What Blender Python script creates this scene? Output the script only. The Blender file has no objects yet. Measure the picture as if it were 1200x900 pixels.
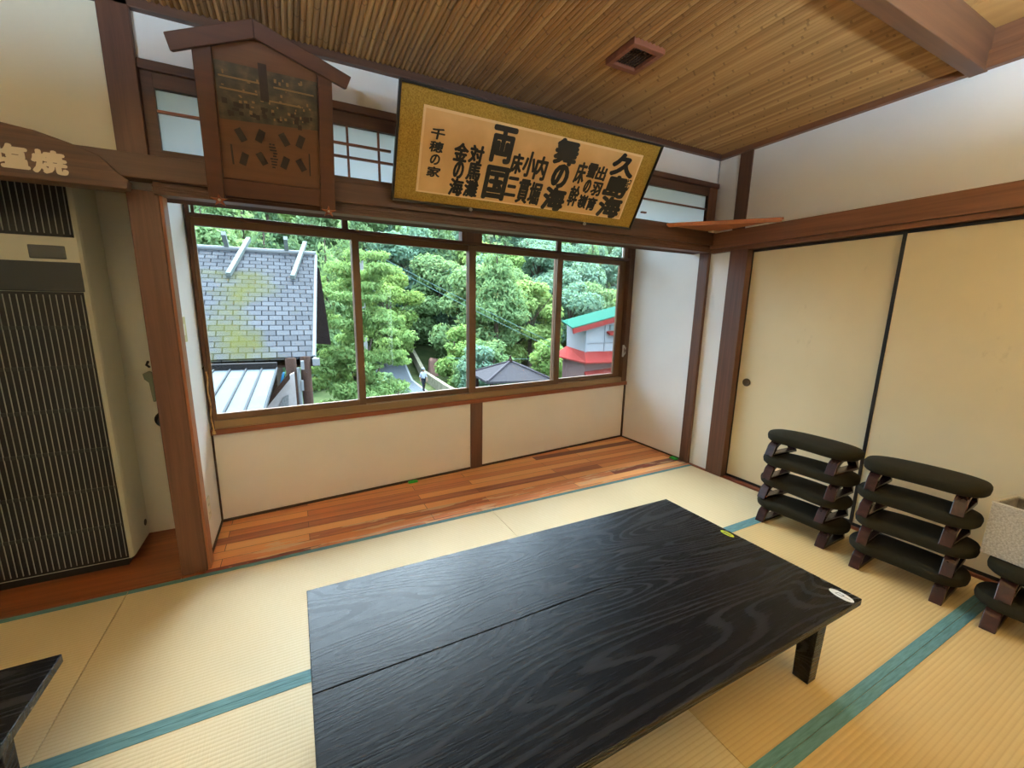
import bpy, bmesh, math, random
import numpy as np
from mathutils import Vector, Matrix
from math import sin, cos, pi, radians, atan2, sqrt

random.seed(7)
RNG = np.random.default_rng(11)
SC = bpy.context.scene
COL = SC.collection

# ------------------------------------------------------------------ helpers
def lin(c):
    c /= 255.0
    return c / 12.92 if c <= 0.04045 else ((c + 0.055) / 1.055) ** 2.4

def rgb(r, g, b):
    return (lin(r), lin(g), lin(b), 1.0)

class MB:
    """collects simple shapes and links them as ONE mesh object"""
    def __init__(self):
        self.v, self.f = [], []

    def add(self, vs, fs):
        o = len(self.v)
        self.v += [tuple(p) for p in vs]
        self.f += [tuple(i + o for i in q) for q in fs]
        return self

    def box(self, x0, y0, z0, x1, y1, z1):
        x0, x1 = min(x0, x1), max(x0, x1)
        y0, y1 = min(y0, y1), max(y0, y1)
        z0, z1 = min(z0, z1), max(z0, z1)
        return self.add([(x0, y0, z0), (x1, y0, z0), (x1, y1, z0), (x0, y1, z0),
                         (x0, y0, z1), (x1, y0, z1), (x1, y1, z1), (x0, y1, z1)],
                        [(0, 3, 2, 1), (4, 5, 6, 7), (0, 1, 5, 4), (1, 2, 6, 5), (2, 3, 7, 6), (3, 0, 4, 7)])

    def prism(self, poly, a, b, axis='y'):
        """polygon extruded from a to b along an axis; poly is (x,z) for y, (y,z) for x, (x,y) for z"""
        def P(p, t):
            return {'y': (p[0], t, p[1]), 'x': (t, p[0], p[1]), 'z': (p[0], p[1], t)}[axis]
        n = len(poly)
        vs = [P(p, a) for p in poly] + [P(p, b) for p in poly]
        fs = [tuple(range(n)), tuple(range(2 * n - 1, n - 1, -1))]
        for i in range(n):
            j = (i + 1) % n
            fs.append((i, i + n, j + n, j))
        return self.add(vs, fs)

    def hexa(self, low, high):
        return self.add(list(low) + list(high),
                        [(0, 3, 2, 1), (4, 5, 6, 7), (0, 1, 5, 4), (1, 2, 6, 5), (2, 3, 7, 6), (3, 0, 4, 7)])

    def slab(self, quad, d):
        """a quad given thickness by the vector d"""
        d = Vector(d)
        return self.hexa(quad, [Vector(p) + d for p in quad])

    def tube(self, pts, r, n=8, caps=True, radii=None):
        pts = [Vector(p) for p in pts]
        vs, fs = [], []
        for i, p in enumerate(pts):
            d = (pts[min(i + 1, len(pts) - 1)] - pts[max(i - 1, 0)]).normalized()
            a = d.cross(Vector((0, 0, 1)))
            if a.length < 1e-3:
                a = d.cross(Vector((1, 0, 0)))
            a.normalize()
            b = d.cross(a)
            rr = radii[i] if radii else r
            for k in range(n):
                t = 2 * pi * k / n
                vs.append(p + a * (rr * cos(t)) + b * (rr * sin(t)))
        for i in range(len(pts) - 1):
            for k in range(n):
                k2 = (k + 1) % n
                fs.append((i * n + k, i * n + k2, (i + 1) * n + k2, (i + 1) * n + k))
        if caps:
            fs.append(tuple(range(n - 1, -1, -1)))
            fs.append(tuple((len(pts) - 1) * n + k for k in range(n)))
        return self.add(vs, fs)

    def lathe(self, prof, c=(0, 0, 0), axis='z', n=20):
        """profile of (radius, height) turned about an axis through c"""
        vs, fs = [], []
        for r, h in prof:
            for k in range(n):
                t = 2 * pi * k / n
                a, b = r * cos(t), r * sin(t)
                p = {'z': (a, b, h), 'x': (h, a, b), 'y': (a, h, b)}[axis]
                vs.append((p[0] + c[0], p[1] + c[1], p[2] + c[2]))
        m = len(prof)
        for i in range(m - 1):
            for k in range(n):
                k2 = (k + 1) % n
                fs.append((i * n + k, i * n + k2, (i + 1) * n + k2, (i + 1) * n + k))
        fs.append(tuple(range(n - 1, -1, -1)))
        fs.append(tuple((m - 1) * n + k for k in range(n)))
        return self.add(vs, fs)

    def ring(self, outer, inner, a, b, axis='y'):
        """a closed ring between two outlines with the same number of points"""
        def P(p, t):
            return {'y': (p[0], t, p[1]), 'x': (t, p[0], p[1]), 'z': (p[0], p[1], t)}[axis]
        n = len(outer)
        vs = [P(p, a) for p in outer] + [P(p, a) for p in inner] + [P(p, b) for p in outer] + [P(p, b) for p in inner]
        fs = []
        for i in range(n):
            j = (i + 1) % n
            fs += [(i, j, n + j, n + i), (2 * n + i, 3 * n + i, 3 * n + j, 2 * n + j),
                   (i, 2 * n + i, 2 * n + j, j), (n + i, n + j, 3 * n + j, 3 * n + i)]
        return self.add(vs, fs)

    def build(self, name, mat, parent=None, local=True, bevel=0.0, smooth=False, seg=2):
        me = bpy.data.meshes.new(name)
        vs = self.v
        if parent is not None and not local:
            o = Vector((0, 0, 0))
            q = parent
            while q is not None:
                o += q.location
                q = q.parent
            vs = [(p[0] - o.x, p[1] - o.y, p[2] - o.z) for p in vs]
        me.from_pydata([tuple(p) for p in vs], [], self.f)
        bm = bmesh.new()
        bm.from_mesh(me)
        bmesh.ops.recalc_face_normals(bm, faces=bm.faces)
        bm.to_mesh(me)
        bm.free()
        if smooth:
            for p in me.polygons:
                p.use_smooth = True
        ob = bpy.data.objects.new(name, me)
        COL.objects.link(ob)
        me.materials.append(mat)
        if parent is not None:
            ob.parent = parent
        if bevel > 0:
            b = ob.modifiers.new('bevel', 'BEVEL')
            b.width = bevel
            b.segments = seg
            b.limit_method = 'ANGLE'
            b.angle_limit = radians(40)
        return ob

def tag(o, label, cat, group=None):
    o['label'] = label
    o['category'] = cat
    if group:
        o['group'] = group
    return o

def thing(name, loc, label, cat, group=None, rot=(0, 0, 0)):
    o = bpy.data.objects.new(name, None)
    COL.objects.link(o)
    o.empty_display_size = 0.1
    o.location = loc
    o.rotation_euler = rot
    return tag(o, label, cat, group)

def struct(o):
    o['kind'] = 'structure'
    return o

def sroot(name, loc=(0, 0, 0), rot=(0, 0, 0)):
    o = bpy.data.objects.new(name, None)
    COL.objects.link(o)
    o.location = loc
    o.rotation_euler = rot
    return struct(o)

def copy_tree(o, parent=None):
    c = o.copy()
    COL.objects.link(c)
    if parent is not None:
        c.parent = parent
    for ch in list(o.children):
        copy_tree(ch, c)
    return c

# ------------------------------------------------------------------ materials
def new_mat(name):
    m = bpy.data.materials.new(name)
    m.use_nodes = True
    nt = m.node_tree
    return m, nt, nt.nodes['Principled BSDF']

def N(nt, typ, **kw):
    n = nt.nodes.new(typ)
    for k, v in kw.items():
        if k in n.inputs:
            n.inputs[k].default_value = v
        else:
            setattr(n, k, v)
    return n

def coords(nt, scale=(1, 1, 1), kind='Object', loc=(0, 0, 0), rot=(0, 0, 0)):
    tc = nt.nodes.new('ShaderNodeTexCoord')
    mp = nt.nodes.new('ShaderNodeMapping')
    mp.inputs['Scale'].default_value = scale
    mp.inputs['Location'].default_value = loc
    mp.inputs['Rotation'].default_value = rot
    nt.links.new(tc.outputs[kind], mp.inputs['Vector'])
    return mp.outputs['Vector']

def ramp(nt, fac, stops):
    r = nt.nodes.new('ShaderNodeValToRGB')
    el = r.color_ramp.elements
    while len(el) < len(stops):
        el.new(0.5)
    for e, (p, c) in zip(el, stops):
        e.position = p
        e.color = c
    nt.links.new(fac, r.inputs['Fac'])
    return r.outputs['Color']

def math_(nt, op, a, b=None):
    n = nt.nodes.new('ShaderNodeMath')
    n.operation = op
    for i, x in enumerate((a, b)):
        if x is None:
            continue
        if isinstance(x, (int, float)):
            n.inputs[i].default_value = x
        else:
            nt.links.new(x, n.inputs[i])
    return n.outputs[0]

def mixc(nt, fac, a, b, mode='MIX'):
    n = nt.nodes.new('ShaderNodeMix')
    n.data_type = 'RGBA'
    n.blend_type = mode
    for s, x in ((0, fac), (6, a), (7, b)):
        if isinstance(x, (int, float)):
            n.inputs[s].default_value = x
        elif isinstance(x, tuple):
            n.inputs[s].default_value = x
        else:
            nt.links.new(x, n.inputs[s])
    return n.outputs[2]

def bump(nt, p, height, strength=0.3, dist=0.01):
    b = nt.nodes.new('ShaderNodeBump')
    b.inputs['Strength'].default_value = strength
    b.inputs['Distance'].default_value = dist
    nt.links.new(height, b.inputs['Height'])
    nt.links.new(b.outputs['Normal'], p.inputs['Normal'])

def plain(name, c, rough=0.6, metal=0.0, noise=0.0, nscale=20.0, c2=None, bumpy=0.0, spec=None):
    m, nt, p = new_mat(name)
    p.inputs['Roughness'].default_value = rough
    p.inputs['Metallic'].default_value = metal
    if spec is not None:
        p.inputs['Specular IOR Level'].default_value = spec
    if noise > 0 or c2 is not None:
        no = N(nt, 'ShaderNodeTexNoise', Scale=nscale, Detail=5.0)
        nt.links.new(coords(nt), no.inputs['Vector'])
        if c2 is None:
            c2 = tuple(min(1, x * (1 + noise)) for x in c[:3]) + (1,)
            c = tuple(x * (1 - noise) for x in c[:3]) + (1,)
        nt.links.new(ramp(nt, no.outputs['Fac'], [(0.3, c), (0.7, c2)]), p.inputs['Base Color'])
        if bumpy > 0:
            bump(nt, p, no.outputs['Fac'], bumpy, 0.005)
    else:
        p.inputs['Base Color'].default_value = c
    return m

def wood(name, c1, c2, axis='z', rough=0.5, grain=26.0, bumpy=0.12, coat=0.0):
    m, nt, p = new_mat(name)
    s = {'x': (0.9, grain, grain), 'y': (grain, 0.9, grain), 'z': (grain, grain, 0.9)}[axis]
    v = coords(nt, s)
    no = N(nt, 'ShaderNodeTexNoise', Scale=1.6, Detail=6.0, Roughness=0.62, Distortion=0.6)
    nt.links.new(v, no.inputs['Vector'])
    no2 = N(nt, 'ShaderNodeTexNoise', Scale=0.25, Detail=3.0)
    nt.links.new(v, no2.inputs['Vector'])
    f = math_(nt, 'ADD', math_(nt, 'MULTIPLY', no.outputs['Fac'], 0.65), math_(nt, 'MULTIPLY', no2.outputs['Fac'], 0.35))
    nt.links.new(ramp(nt, f, [(0.32, c1), (0.68, c2)]), p.inputs['Base Color'])
    p.inputs['Roughness'].default_value = rough
    p.inputs['Coat Weight'].default_value = coat
    bump(nt, p, no.outputs['Fac'], bumpy, 0.004)
    return m

M = {}
POST1, POST2 = rgb(74, 46, 34), rgb(110, 74, 55)
M['post'] = wood('dark_post_wood', POST1, POST2, 'z', 0.5)
M['beam_x'] = wood('dark_beam_wood_across', rgb(70, 45, 33), rgb(100, 68, 50), 'x', 0.5)
M['beam_y'] = wood('dark_beam_wood_along', rgb(96, 60, 40), rgb(138, 92, 62), 'y', 0.5)
M['trim_red'] = wood('reddish_sill_wood', rgb(104, 52, 30), rgb(150, 84, 48), 'x', 0.4)
M['recess_wood'] = wood('brown_threshold_wood', rgb(96, 50, 26), rgb(146, 82, 44), 'x', 0.4)
M['alu'] = plain('brown_aluminium', rgb(112, 84, 60), 0.42, 0.35)
M['alu_light'] = plain('bronze_aluminium_track', rgb(150, 122, 88), 0.35, 0.5)
M['alu_dark'] = plain('dark_brown_aluminium', rgb(86, 58, 40), 0.45, 0.2)
M['plaster'] = plain('white_plaster', rgb(238, 237, 233), 0.85, 0, 0.02, 4.0)
M['plaster_alcove'] = plain('white_wall_paint', rgb(240, 240, 239), 0.8, 0, 0.015, 5.0)
M['plaster_cream'] = plain('cream_plaster', rgb(232, 228, 206), 0.85, 0, 0.02, 3.0)
M['panel'] = plain('white_wall_panel', rgb(240, 237, 230), 0.75, 0, 0.02, 3.0)
M['dark_line'] = plain('dark_thin_trim', rgb(62, 40, 28), 0.6)
M['black_lacquer'] = plain('black_lacquer', rgb(28, 24, 24), 0.35)
M['paper_panel'] = plain('frosted_paper', rgb(228, 232, 230), 0.7)
M['brass'] = plain('aged_bronze', rgb(92, 80, 58), 0.4, 0.7, 0.2, 60)
M['white_plastic'] = plain('ivory_plastic', rgb(226, 222, 204), 0.4)
M['chrome'] = plain('pale_metal', rgb(200, 196, 186), 0.3, 0.6)

def mat_frosted():
    m, nt, p = new_mat('frosted_glazing')
    nt.nodes.remove(p)
    out = nt.nodes['Material Output']
    d = N(nt, 'ShaderNodeBsdfDiffuse')
    d.inputs['Color'].default_value = (0.85, 0.86, 0.87, 1)
    t = N(nt, 'ShaderNodeBsdfTranslucent')
    t.inputs['Color'].default_value = (0.95, 0.96, 0.97, 1)
    mx = N(nt, 'ShaderNodeMixShader')
    mx.inputs[0].default_value = 0.88
    nt.links.new(d.outputs[0], mx.inputs[1])
    nt.links.new(t.outputs[0], mx.inputs[2])
    nt.links.new(mx.outputs[0], out.inputs['Surface'])
    return m
M['frosted'] = mat_frosted()

def mat_glass():
    m, nt, p = new_mat('window_glass')
    nt.nodes.remove(p)
    out = nt.nodes['Material Output']
    t = N(nt, 'ShaderNodeBsdfTransparent')
    t.inputs['Color'].default_value = (0.95, 0.97, 0.96, 1)
    g = N(nt, 'ShaderNodeBsdfGlossy')
    g.inputs['Roughness'].default_value = 0.02
    fr = N(nt, 'ShaderNodeFresnel')
    fr.inputs['IOR'].default_value = 1.3
    mx = N(nt, 'ShaderNodeMixShader')
    nt.links.new(fr.outputs[0], mx.inputs[0])
    nt.links.new(t.outputs[0], mx.inputs[1])
    nt.links.new(g.outputs[0], mx.inputs[2])
    nt.links.new(mx.outputs[0], out.inputs['Surface'])
    return m
M['glass'] = mat_glass()

def mat_tatami(name, c1, c2, c3):
    m, nt, p = new_mat(name)
    v = coords(nt)
    sp = N(nt, 'ShaderNodeSeparateXYZ')
    nt.links.new(v, sp.inputs[0])
    # ribs every 13 mm across the mat, warp stitches along it
    ribs = math_(nt, 'SINE', math_(nt, 'MULTIPLY', sp.outputs['Y'], 2 * pi / 0.0145))
    ribs01 = math_(nt, 'MULTIPLY_ADD', ribs, 0.5)
    ribs01.node.inputs[2].default_value = 0.5
    strands = N(nt, 'ShaderNodeTexNoise', Scale=1.0, Detail=3.0)
    nt.links.new(coords(nt, (240, 18, 1)), strands.inputs['Vector'])
    blot = N(nt, 'ShaderNodeTexNoise', Scale=1.7, Detail=4.0)
    nt.links.new(v, blot.inputs['Vector'])
    base = ramp(nt, blot.outputs['Fac'], [(0.25, c1), (0.75, c2)])
    c = mixc(nt, math_(nt, 'MULTIPLY', strands.outputs['Fac'], 0.5), base, c3)
    groove = math_(nt, 'POWER', math_(nt, 'SUBTRACT', 1.0, ribs01), 5.0)
    c = mixc(nt, math_(nt, 'MULTIPLY', groove, 0.26), c, rgb(154, 118, 70))
    nt.links.new(c, p.inputs['Base Color'])
    p.inputs['Roughness'].default_value = 0.62
    h = math_(nt, 'ADD', ribs01, math_(nt, 'MULTIPLY', strands.outputs['Fac'], 0.6))
    bump(nt, p, h, 0.22, 0.0016)
    return m
M['tatami'] = mat_tatami('tatami_rush_pale', rgb(208, 190, 150), rgb(220, 203, 165), rgb(196, 172, 122))
M['tatami_shaded'] = mat_tatami('tatami_rush_shaded', rgb(196, 168, 114), rgb(207, 180, 127), rgb(184, 151, 95))  # darker golden copy: fall-off of the window light painted into these mats

def mat_border():
    m, nt, p = new_mat('tatami_border_cloth')
    no = N(nt, 'ShaderNodeTexNoise', Scale=1.0, Detail=4.0)
    nt.links.new(coords(nt, (14, 160, 1)), no.inputs['Vector'])
    nt.links.new(ramp(nt, no.outputs['Fac'], [(0.3, rgb(66, 104, 108)), (0.7, rgb(92, 134, 138))]), p.inputs['Base Color'])
    p.inputs['Roughness'].default_value = 0.75
    return m
M['border'] = mat_border()

def mat_planks():
    m, nt, p = new_mat('varnished_floor_boards')
    v = coords(nt)
    br = N(nt, 'ShaderNodeTexBrick')
    br.offset = 0.37
    br.inputs['Scale'].default_value = 1.0
    br.inputs['Brick Width'].default_value = 1.15
    br.inputs['Row Height'].default_value = 0.0765
    br.inputs['Mortar Size'].default_value = 0.0016
    br.inputs['Mortar Smooth'].default_value = 0.2
    br.inputs['Bias'].default_value = 0.0
    br.inputs['Color1'].default_value = (0.0, 0.0, 0.0, 1)
    br.inputs['Color2'].default_value = (1.0, 1.0, 1.0, 1)
    br.inputs['Mortar'].default_value = (0.5, 0.5, 0.5, 1)
    nt.links.new(v, br.inputs['Vector'])
    st = N(nt, 'ShaderNodeTexNoise', Scale=1.0, Detail=5.0, Roughness=0.6)
    nt.links.new(coords(nt, (1.6, 46, 1)), st.inputs['Vector'])
    f = math_(nt, 'ADD', math_(nt, 'MULTIPLY', br.outputs['Color'], 0.85), math_(nt, 'MULTIPLY', st.outputs['Fac'], 0.42))
    c = ramp(nt, f, [(0.15, rgb(240, 180, 116)), (0.50, rgb(232, 158, 96)), (0.78, rgb(208, 124, 74)), (0.98, rgb(120, 46, 32))])
    c = mixc(nt, br.outputs['Fac'], c, rgb(70, 30, 16))
    # worn pale patches along the front board
    w = N(nt, 'ShaderNodeTexNoise', Scale=1.0, Detail=6.0)
    nt.links.new(coords(nt, (3.2, 26, 1), loc=(4, 2, 0)), w.inputs['Vector'])
    sp = N(nt, 'ShaderNodeSeparateXYZ')
    nt.links.new(v, sp.inputs[0])
    front = math_(nt, 'LESS_THAN', sp.outputs['Y'], 2.45)
    wf = math_(nt, 'MULTIPLY', math_(nt, 'GREATER_THAN', w.outputs['Fac'], 0.57), math_(nt, 'MULTIPLY', front, 0.65))
    c = mixc(nt, wf, c, rgb(226, 190, 148))
    nt.links.new(c, p.inputs['Base Color'])
    p.inputs['Roughness'].default_value = 0.3
    bump(nt, p, st.outputs['Fac'], 0.06, 0.002)
    return m
M['planks'] = mat_planks()

def mat_black_table():
    m, nt, p = new_mat('black_stained_wood')
    v = coords(nt, (0.55, 3.4, 3.4))
    wob = N(nt, 'ShaderNodeTexNoise', Scale=1.25, Detail=1.5, Roughness=0.4, Distortion=0.5)
    nt.links.new(v, wob.inputs['Vector'])
    bands = math_(nt, 'SINE', math_(nt, 'MULTIPLY', wob.outputs['Fac'], 76.0))
    bands = math_(nt, 'POWER', math_(nt, 'ABSOLUTE', bands), 11.0)
    fine = N(nt, 'ShaderNodeTexNoise', Scale=1.0, Detail=5.0, Roughness=0.7)
    nt.links.new(coords(nt, (9, 260, 260)), fine.inputs['Vector'])
    pore = ramp(nt, fine.outputs['Fac'], [(0.40, (0, 0, 0, 1)), (0.62, (1, 1, 1, 1))])
    f = math_(nt, 'ADD', math_(nt, 'MULTIPLY', bands, 0.55), math_(nt, 'MULTIPLY', pore, 0.32))
    nt.links.new(ramp(nt, f, [(0.1, rgb(13, 13, 15)), (0.9, rgb(37, 36, 39))]), p.inputs['Base Color'])
    rr = N(nt, 'ShaderNodeMapRange')
    rr.inputs['To Min'].default_value = 0.24
    rr.inputs['To Max'].default_value = 0.36
    nt.links.new(f, rr.inputs['Value'])
    nt.links.new(rr.outputs[0], p.inputs['Roughness'])
    p.inputs['Specular IOR Level'].default_value = 0.2
    h = math_(nt, 'ADD', math_(nt, 'MULTIPLY', pore, 0.55), math_(nt, 'MULTIPLY', bands, 0.45))
    bump(nt, p, h, 0.22, 0.0012)
    return m
M['table'] = mat_black_table()

def mat_bamboo():
    m, nt, p = new_mat('split_bamboo_ceiling')
    v = coords(nt)
    sp = N(nt, 'ShaderNodeSeparateXYZ')
    nt.links.new(v, sp.inputs[0])
    idx = math_(nt, 'FLOOR', math_(nt, 'DIVIDE', sp.outputs['X'], 0.024))
    wn = N(nt, 'ShaderNodeTexWhiteNoise')
    wn.noise_dimensions = '1D'
    nt.links.new(idx, wn.inputs['W'])
    no = N(nt, 'ShaderNodeTexNoise', Scale=1.0, Detail=5.0)
    nt.links.new(coords(nt, (41.7, 2.6, 1)), no.inputs['Vector'])
    f = math_(nt, 'ADD', math_(nt, 'MULTIPLY', wn.outputs['Value'], 0.5), math_(nt, 'MULTIPLY', no.outputs['Fac'], 0.5))
    c = ramp(nt, f, [(0.15, rgb(136, 98, 54)), (0.5, rgb(166, 125, 75)), (0.85, rgb(190, 152, 98))])
    # joints of the canes: a thin dark ring at a place of its own on every cane
    jy = math_(nt, 'FRACT', math_(nt, 'ADD', math_(nt, 'DIVIDE', sp.outputs['Y'], 0.42), math_(nt, 'MULTIPLY', wn.outputs['Value'], 7.3)))
    j = math_(nt, 'LESS_THAN', jy, 0.022)
    c = mixc(nt, math_(nt, 'MULTIPLY', j, 0.45), c, rgb(90, 62, 34))
    nt.links.new(c, p.inputs['Base Color'])
    p.inputs['Roughness'].default_value = 0.5
    return m
M['bamboo'] = mat_bamboo()
M['ceiling_board'] = wood('tan_ceiling_board', rgb(176, 132, 74), rgb(200, 156, 94), 'y', 0.55, 8, 0.03)

def mat_fusuma():
    m, nt, p = new_mat('cream_fusuma_paper')
    no = N(nt, 'ShaderNodeTexNoise', Scale=1.6, Detail=5.0)
    nt.links.new(coords(nt), no.inputs['Vector'])
    c = ramp(nt, no.outputs['Fac'], [(0.3, rgb(220, 204, 166)), (0.7, rgb(230, 214, 178))])
    st = N(nt, 'ShaderNodeTexNoise', Scale=5.0, Detail=7.0, Roughness=0.7)
    nt.links.new(coords(nt, (1, 1.0, 0.5), loc=(0, 3.3, 1.1)), st.inputs['Vector'])
    k = ramp(nt, st.outputs['Fac'], [(0.64, (0, 0, 0, 1)), (0.72, (1, 1, 1, 1))])
    c = mixc(nt, math_(nt, 'MULTIPLY', k, 0.28), c, rgb(150, 124, 84))
    nt.links.new(c, p.inputs['Base Color'])
    p.inputs['Roughness'].default_value = 0.6
    bump(nt, p, no.outputs['Fac'], 0.03, 0.002)
    return m
M['fusuma'] = mat_fusuma()

def mat_fabric(name, c1, c2, scale=420, rough=0.9):
    m, nt, p = new_mat(name)
    no = N(nt, 'ShaderNodeTexNoise', Scale=scale, Detail=2.0)
    nt.links.new(coords(nt), no.inputs['Vector'])
    nt.links.new(ramp(nt, no.outputs['Fac'], [(0.3, c1), (0.7, c2)]), p.inputs['Base Color'])
    p.inputs['Roughness'].default_value = rough
    p.inputs['Specular IOR Level'].default_value = 0.15
    bump(nt, p, no.outputs['Fac'], 0.3, 0.0015)
    return m
M['cushion'] = mat_fabric('olive_grey_upholstery', rgb(33, 30, 21), rgb(42, 39, 28))
M['linen'] = mat_fabric('grey_linen', rgb(150, 144, 134), rgb(190, 182, 168), 160)
M['linen_dark'] = mat_fabric('grey_linen_lining', rgb(110, 104, 98), rgb(130, 124, 116), 160)
M['stool_wood'] = wood('dark_lacquered_bentwood', rgb(38, 22, 20), rgb(60, 34, 30), 'x', 0.25, 20, 0.03)
M['silk'] = mat_fabric('gold_brown_silk', rgb(140, 112, 46), rgb(182, 150, 74), 170)

def mat_scroll():
    m, nt, p = new_mat('aged_scroll_paper')
    no = N(nt, 'ShaderNodeTexNoise', Scale=6.0, Detail=5.0)
    nt.links.new(coords(nt), no.inputs['Vector'])
    nt.links.new(ramp(nt, no.outputs['Fac'], [(0.3, rgb(212, 168, 112)), (0.7, rgb(232, 192, 136))]), p.inputs['Base Color'])
    p.inputs['Roughness'].default_value = 0.75
    return m
M['scroll'] = mat_scroll()
M['scroll_edge'] = plain('pale_scroll_edge', rgb(238, 208, 160), 0.75)
M['ink'] = plain('black_ink', rgb(20, 19, 18), 0.6)
M['board'] = wood('dark_signboard_wood', rgb(66, 36, 23), rgb(88, 50, 32), 'x', 0.55, 16, 0.06)
M['board_panel'] = wood('brown_signboard_panel', rgb(84, 52, 30), rgb(108, 70, 42), 'x', 0.55, 12, 0.05)

def mat_poster():
    m, nt, p = new_mat('smoke_darkened_poster')
    v = coords(nt, (14, 1, 30))
    vo = N(nt, 'ShaderNodeTexNoise', Scale=1.0, Detail=6.0, Roughness=0.75)
    nt.links.new(v, vo.inputs['Vector'])
    bl = N(nt, 'ShaderNodeTexVoronoi', Scale=1.0)
    nt.links.new(coords(nt, (26, 1, 22)), bl.inputs['Vector'])
    f = math_(nt, 'ADD', math_(nt, 'MULTIPLY', vo.outputs['Fac'], 0.7), math_(nt, 'MULTIPLY', bl.outputs['Distance'], 0.35))
    nt.links.new(ramp(nt, f, [(0.35, rgb(46, 41, 33)), (0.55, rgb(66, 59, 46)), (0.75, rgb(98, 84, 60))]), p.inputs['Base Color'])
    p.inputs['Roughness'].default_value = 0.6
    return m
M['poster'] = mat_poster()
M['faded_ink'] = plain('faded_ink', rgb(48, 36, 28), 0.7, 0, 0.15, 60)
M['faded_pale'] = plain('faded_pale_strip', rgb(128, 102, 66), 0.7)
M['sign_wood'] = wood('weathered_sign_board', rgb(44, 28, 20), rgb(112, 76, 52), 'x', 0.55, 34, 0.4)
M['sign_white'] = plain('cream_lettering', rgb(226, 212, 186), 0.6)
M['ac_body'] = plain('beige_appliance_paint', rgb(198, 197, 178), 0.45, 0, 0.02, 5)
M['ac_dark'] = plain('charcoal_grille_backing', rgb(13, 15, 15), 0.6)
M['ac_panel'] = plain('dark_grey_panel', rgb(40, 45, 46), 0.5)
M['ac_slat'] = plain('pale_grey_slat', rgb(140, 140, 134), 0.4)
M['ac_rib'] = plain('dark_grey_rib', rgb(34, 38, 38), 0.6)
M['green_plastic'] = plain('bright_green_plastic', rgb(40, 190, 60), 0.45)
M['yellow_sticker'] = plain('yellow_green_sticker', rgb(200, 205, 40), 0.5)
M['white_sticker'] = plain('white_sticker', rgb(235, 235, 232), 0.5)
M['rubber'] = plain('black_rubber', rgb(30, 28, 26), 0.6)
M['grey_green'] = plain('grey_green_metal', rgb(120, 128, 112), 0.45, 0.2)
M['tape'] = plain('yellowed_tape', rgb(206, 200, 150), 0.6, 0, 0.1, 30)
M['cord'] = plain('straw_coloured_cord', rgb(206, 170, 112), 0.8, 0, 0.15, 200)
M['shelf_wood'] = wood('orange_shelf_board', rgb(150, 84, 46), rgb(186, 114, 68), 'x', 0.45, 12, 0.04)

# ------------------------------------------------------------------ measured layout of the room (metres)
XR = 3.079            # right wall
YF = 2.297            # plane of the posts between room and window bay
ZC = 2.468            # underside of the ceiling moulding
XA = -0.486           # left wall of the window bay
BL = Vector((-0.486, 2.824, 0))   # window wall, its two ends (it stands a little askew)
BR = Vector((3.079, 3.135, 0))
BANG = atan2(BR.y - BL.y, BR.x - BL.x)
BLEN = (BR - BL).length
def U(x):             # room x -> distance along the window wall
    return (x - BL.x) / cos(BANG)

# ---- floor
struct(MB().box(-3.6, -3.4, -0.16, XR + 0.12, 3.4, -0.06).build('floor', M['recess_wood']))
bay = MB()
bay.hexa([(XA - 0.0, 2.268, -0.05), (XR, 2.268, -0.05), (XR, 3.135, -0.05), (XA, 2.824, -0.05)],
         [(XA - 0.0, 2.268, 0), (XR, 2.268, 0), (XR, 3.135, 0), (XA, 2.824, 0)])
struct(bay.build('floor_bay', M['planks']))
rec = MB().box(-1.62, 2.285, -0.05, -0.49, 2.95, 0.0).box(-1.62, 2.272, -0.05, -0.586, 2.284, 0.003)
struct(rec.build('floor_recess', M['recess_wood'], bevel=0.002))
struct(MB().box(-3.5, 2.272, -0.05, -1.62, 2.35, 0.0).build('trim_12', M['recess_wood']))

# ---- tatami mats: each one a thing, its two cloth borders parts
def tatami(x0, x1, y0, y1, label, far=True, near=True, mat='tatami'):
    t = thing('tatami_mat', ((x0 + x1) / 2, (y0 + y1) / 2, -0.055), label, 'tatami mat', 'tatami mats on the floor')
    g = 0.0012
    MB().box(x0 + g, y0 + g, -0.055, x1 - g, y1 - g, -0.0012).build('rush_cover', M[mat], t, local=False, bevel=0.002)
    w = 0.029
    if far:
        MB().box(x0 + g, y1 - w, -0.001, x1 - g, y1 - 0.0006, 0.0003).build('cloth_border', M['border'], t, local=False)
    if near:
        MB().box(x0 + g, y0 + 0.0006, -0.001, x1 - g, y0 + w, 0.0003).build('cloth_border', M['border'], t, local=False)
    return t
XS = [-2.68, -0.785, 1.109, 3.045]
YS = [2.267, 1.414, 0.501, -0.41, -1.32]
LBL = {
 (0, 0): 'tatami mat in front of the tall beige heater, blue-green cloth edging',
 (0, 1): 'tatami mat along the wooden window bay, between the brown post and the middle floor seam',
 (0, 2): 'sunlit tatami mat between the window bay, the cream sliding door and the black table',
 (1, 0): 'tatami mat mostly under the cropped black table by the heater',
 (1, 1): 'tatami mat under the near end of the big black table, beside its long open edge',
 (1, 2): 'tatami mat carrying the stacks of low stools and the table leg, by the cream doors',
 (2, 1): 'tatami mat at the bottom edge, on the near side of the wide blue-green band',
 (2, 2): 'tatami mat in front of the stools, on the near side of the wide blue-green band',
}
for r in range(3):
    for c in range(3):
        if (r, c) in LBL:
            tatami(XS[c], XS[c + 1], YS[r + 1], YS[r], LBL[(r, c)], mat='tatami_shaded' if (r > 0 and c > 1) else 'tatami')
struct(MB().box(-2.68, -1.32, -0.055, XS[1], YS[2], -0.002).box(XS[1], -3.3, -0.055, 3.045, YS[3], -0.002).build('floor_rear', M['tatami']))

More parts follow.
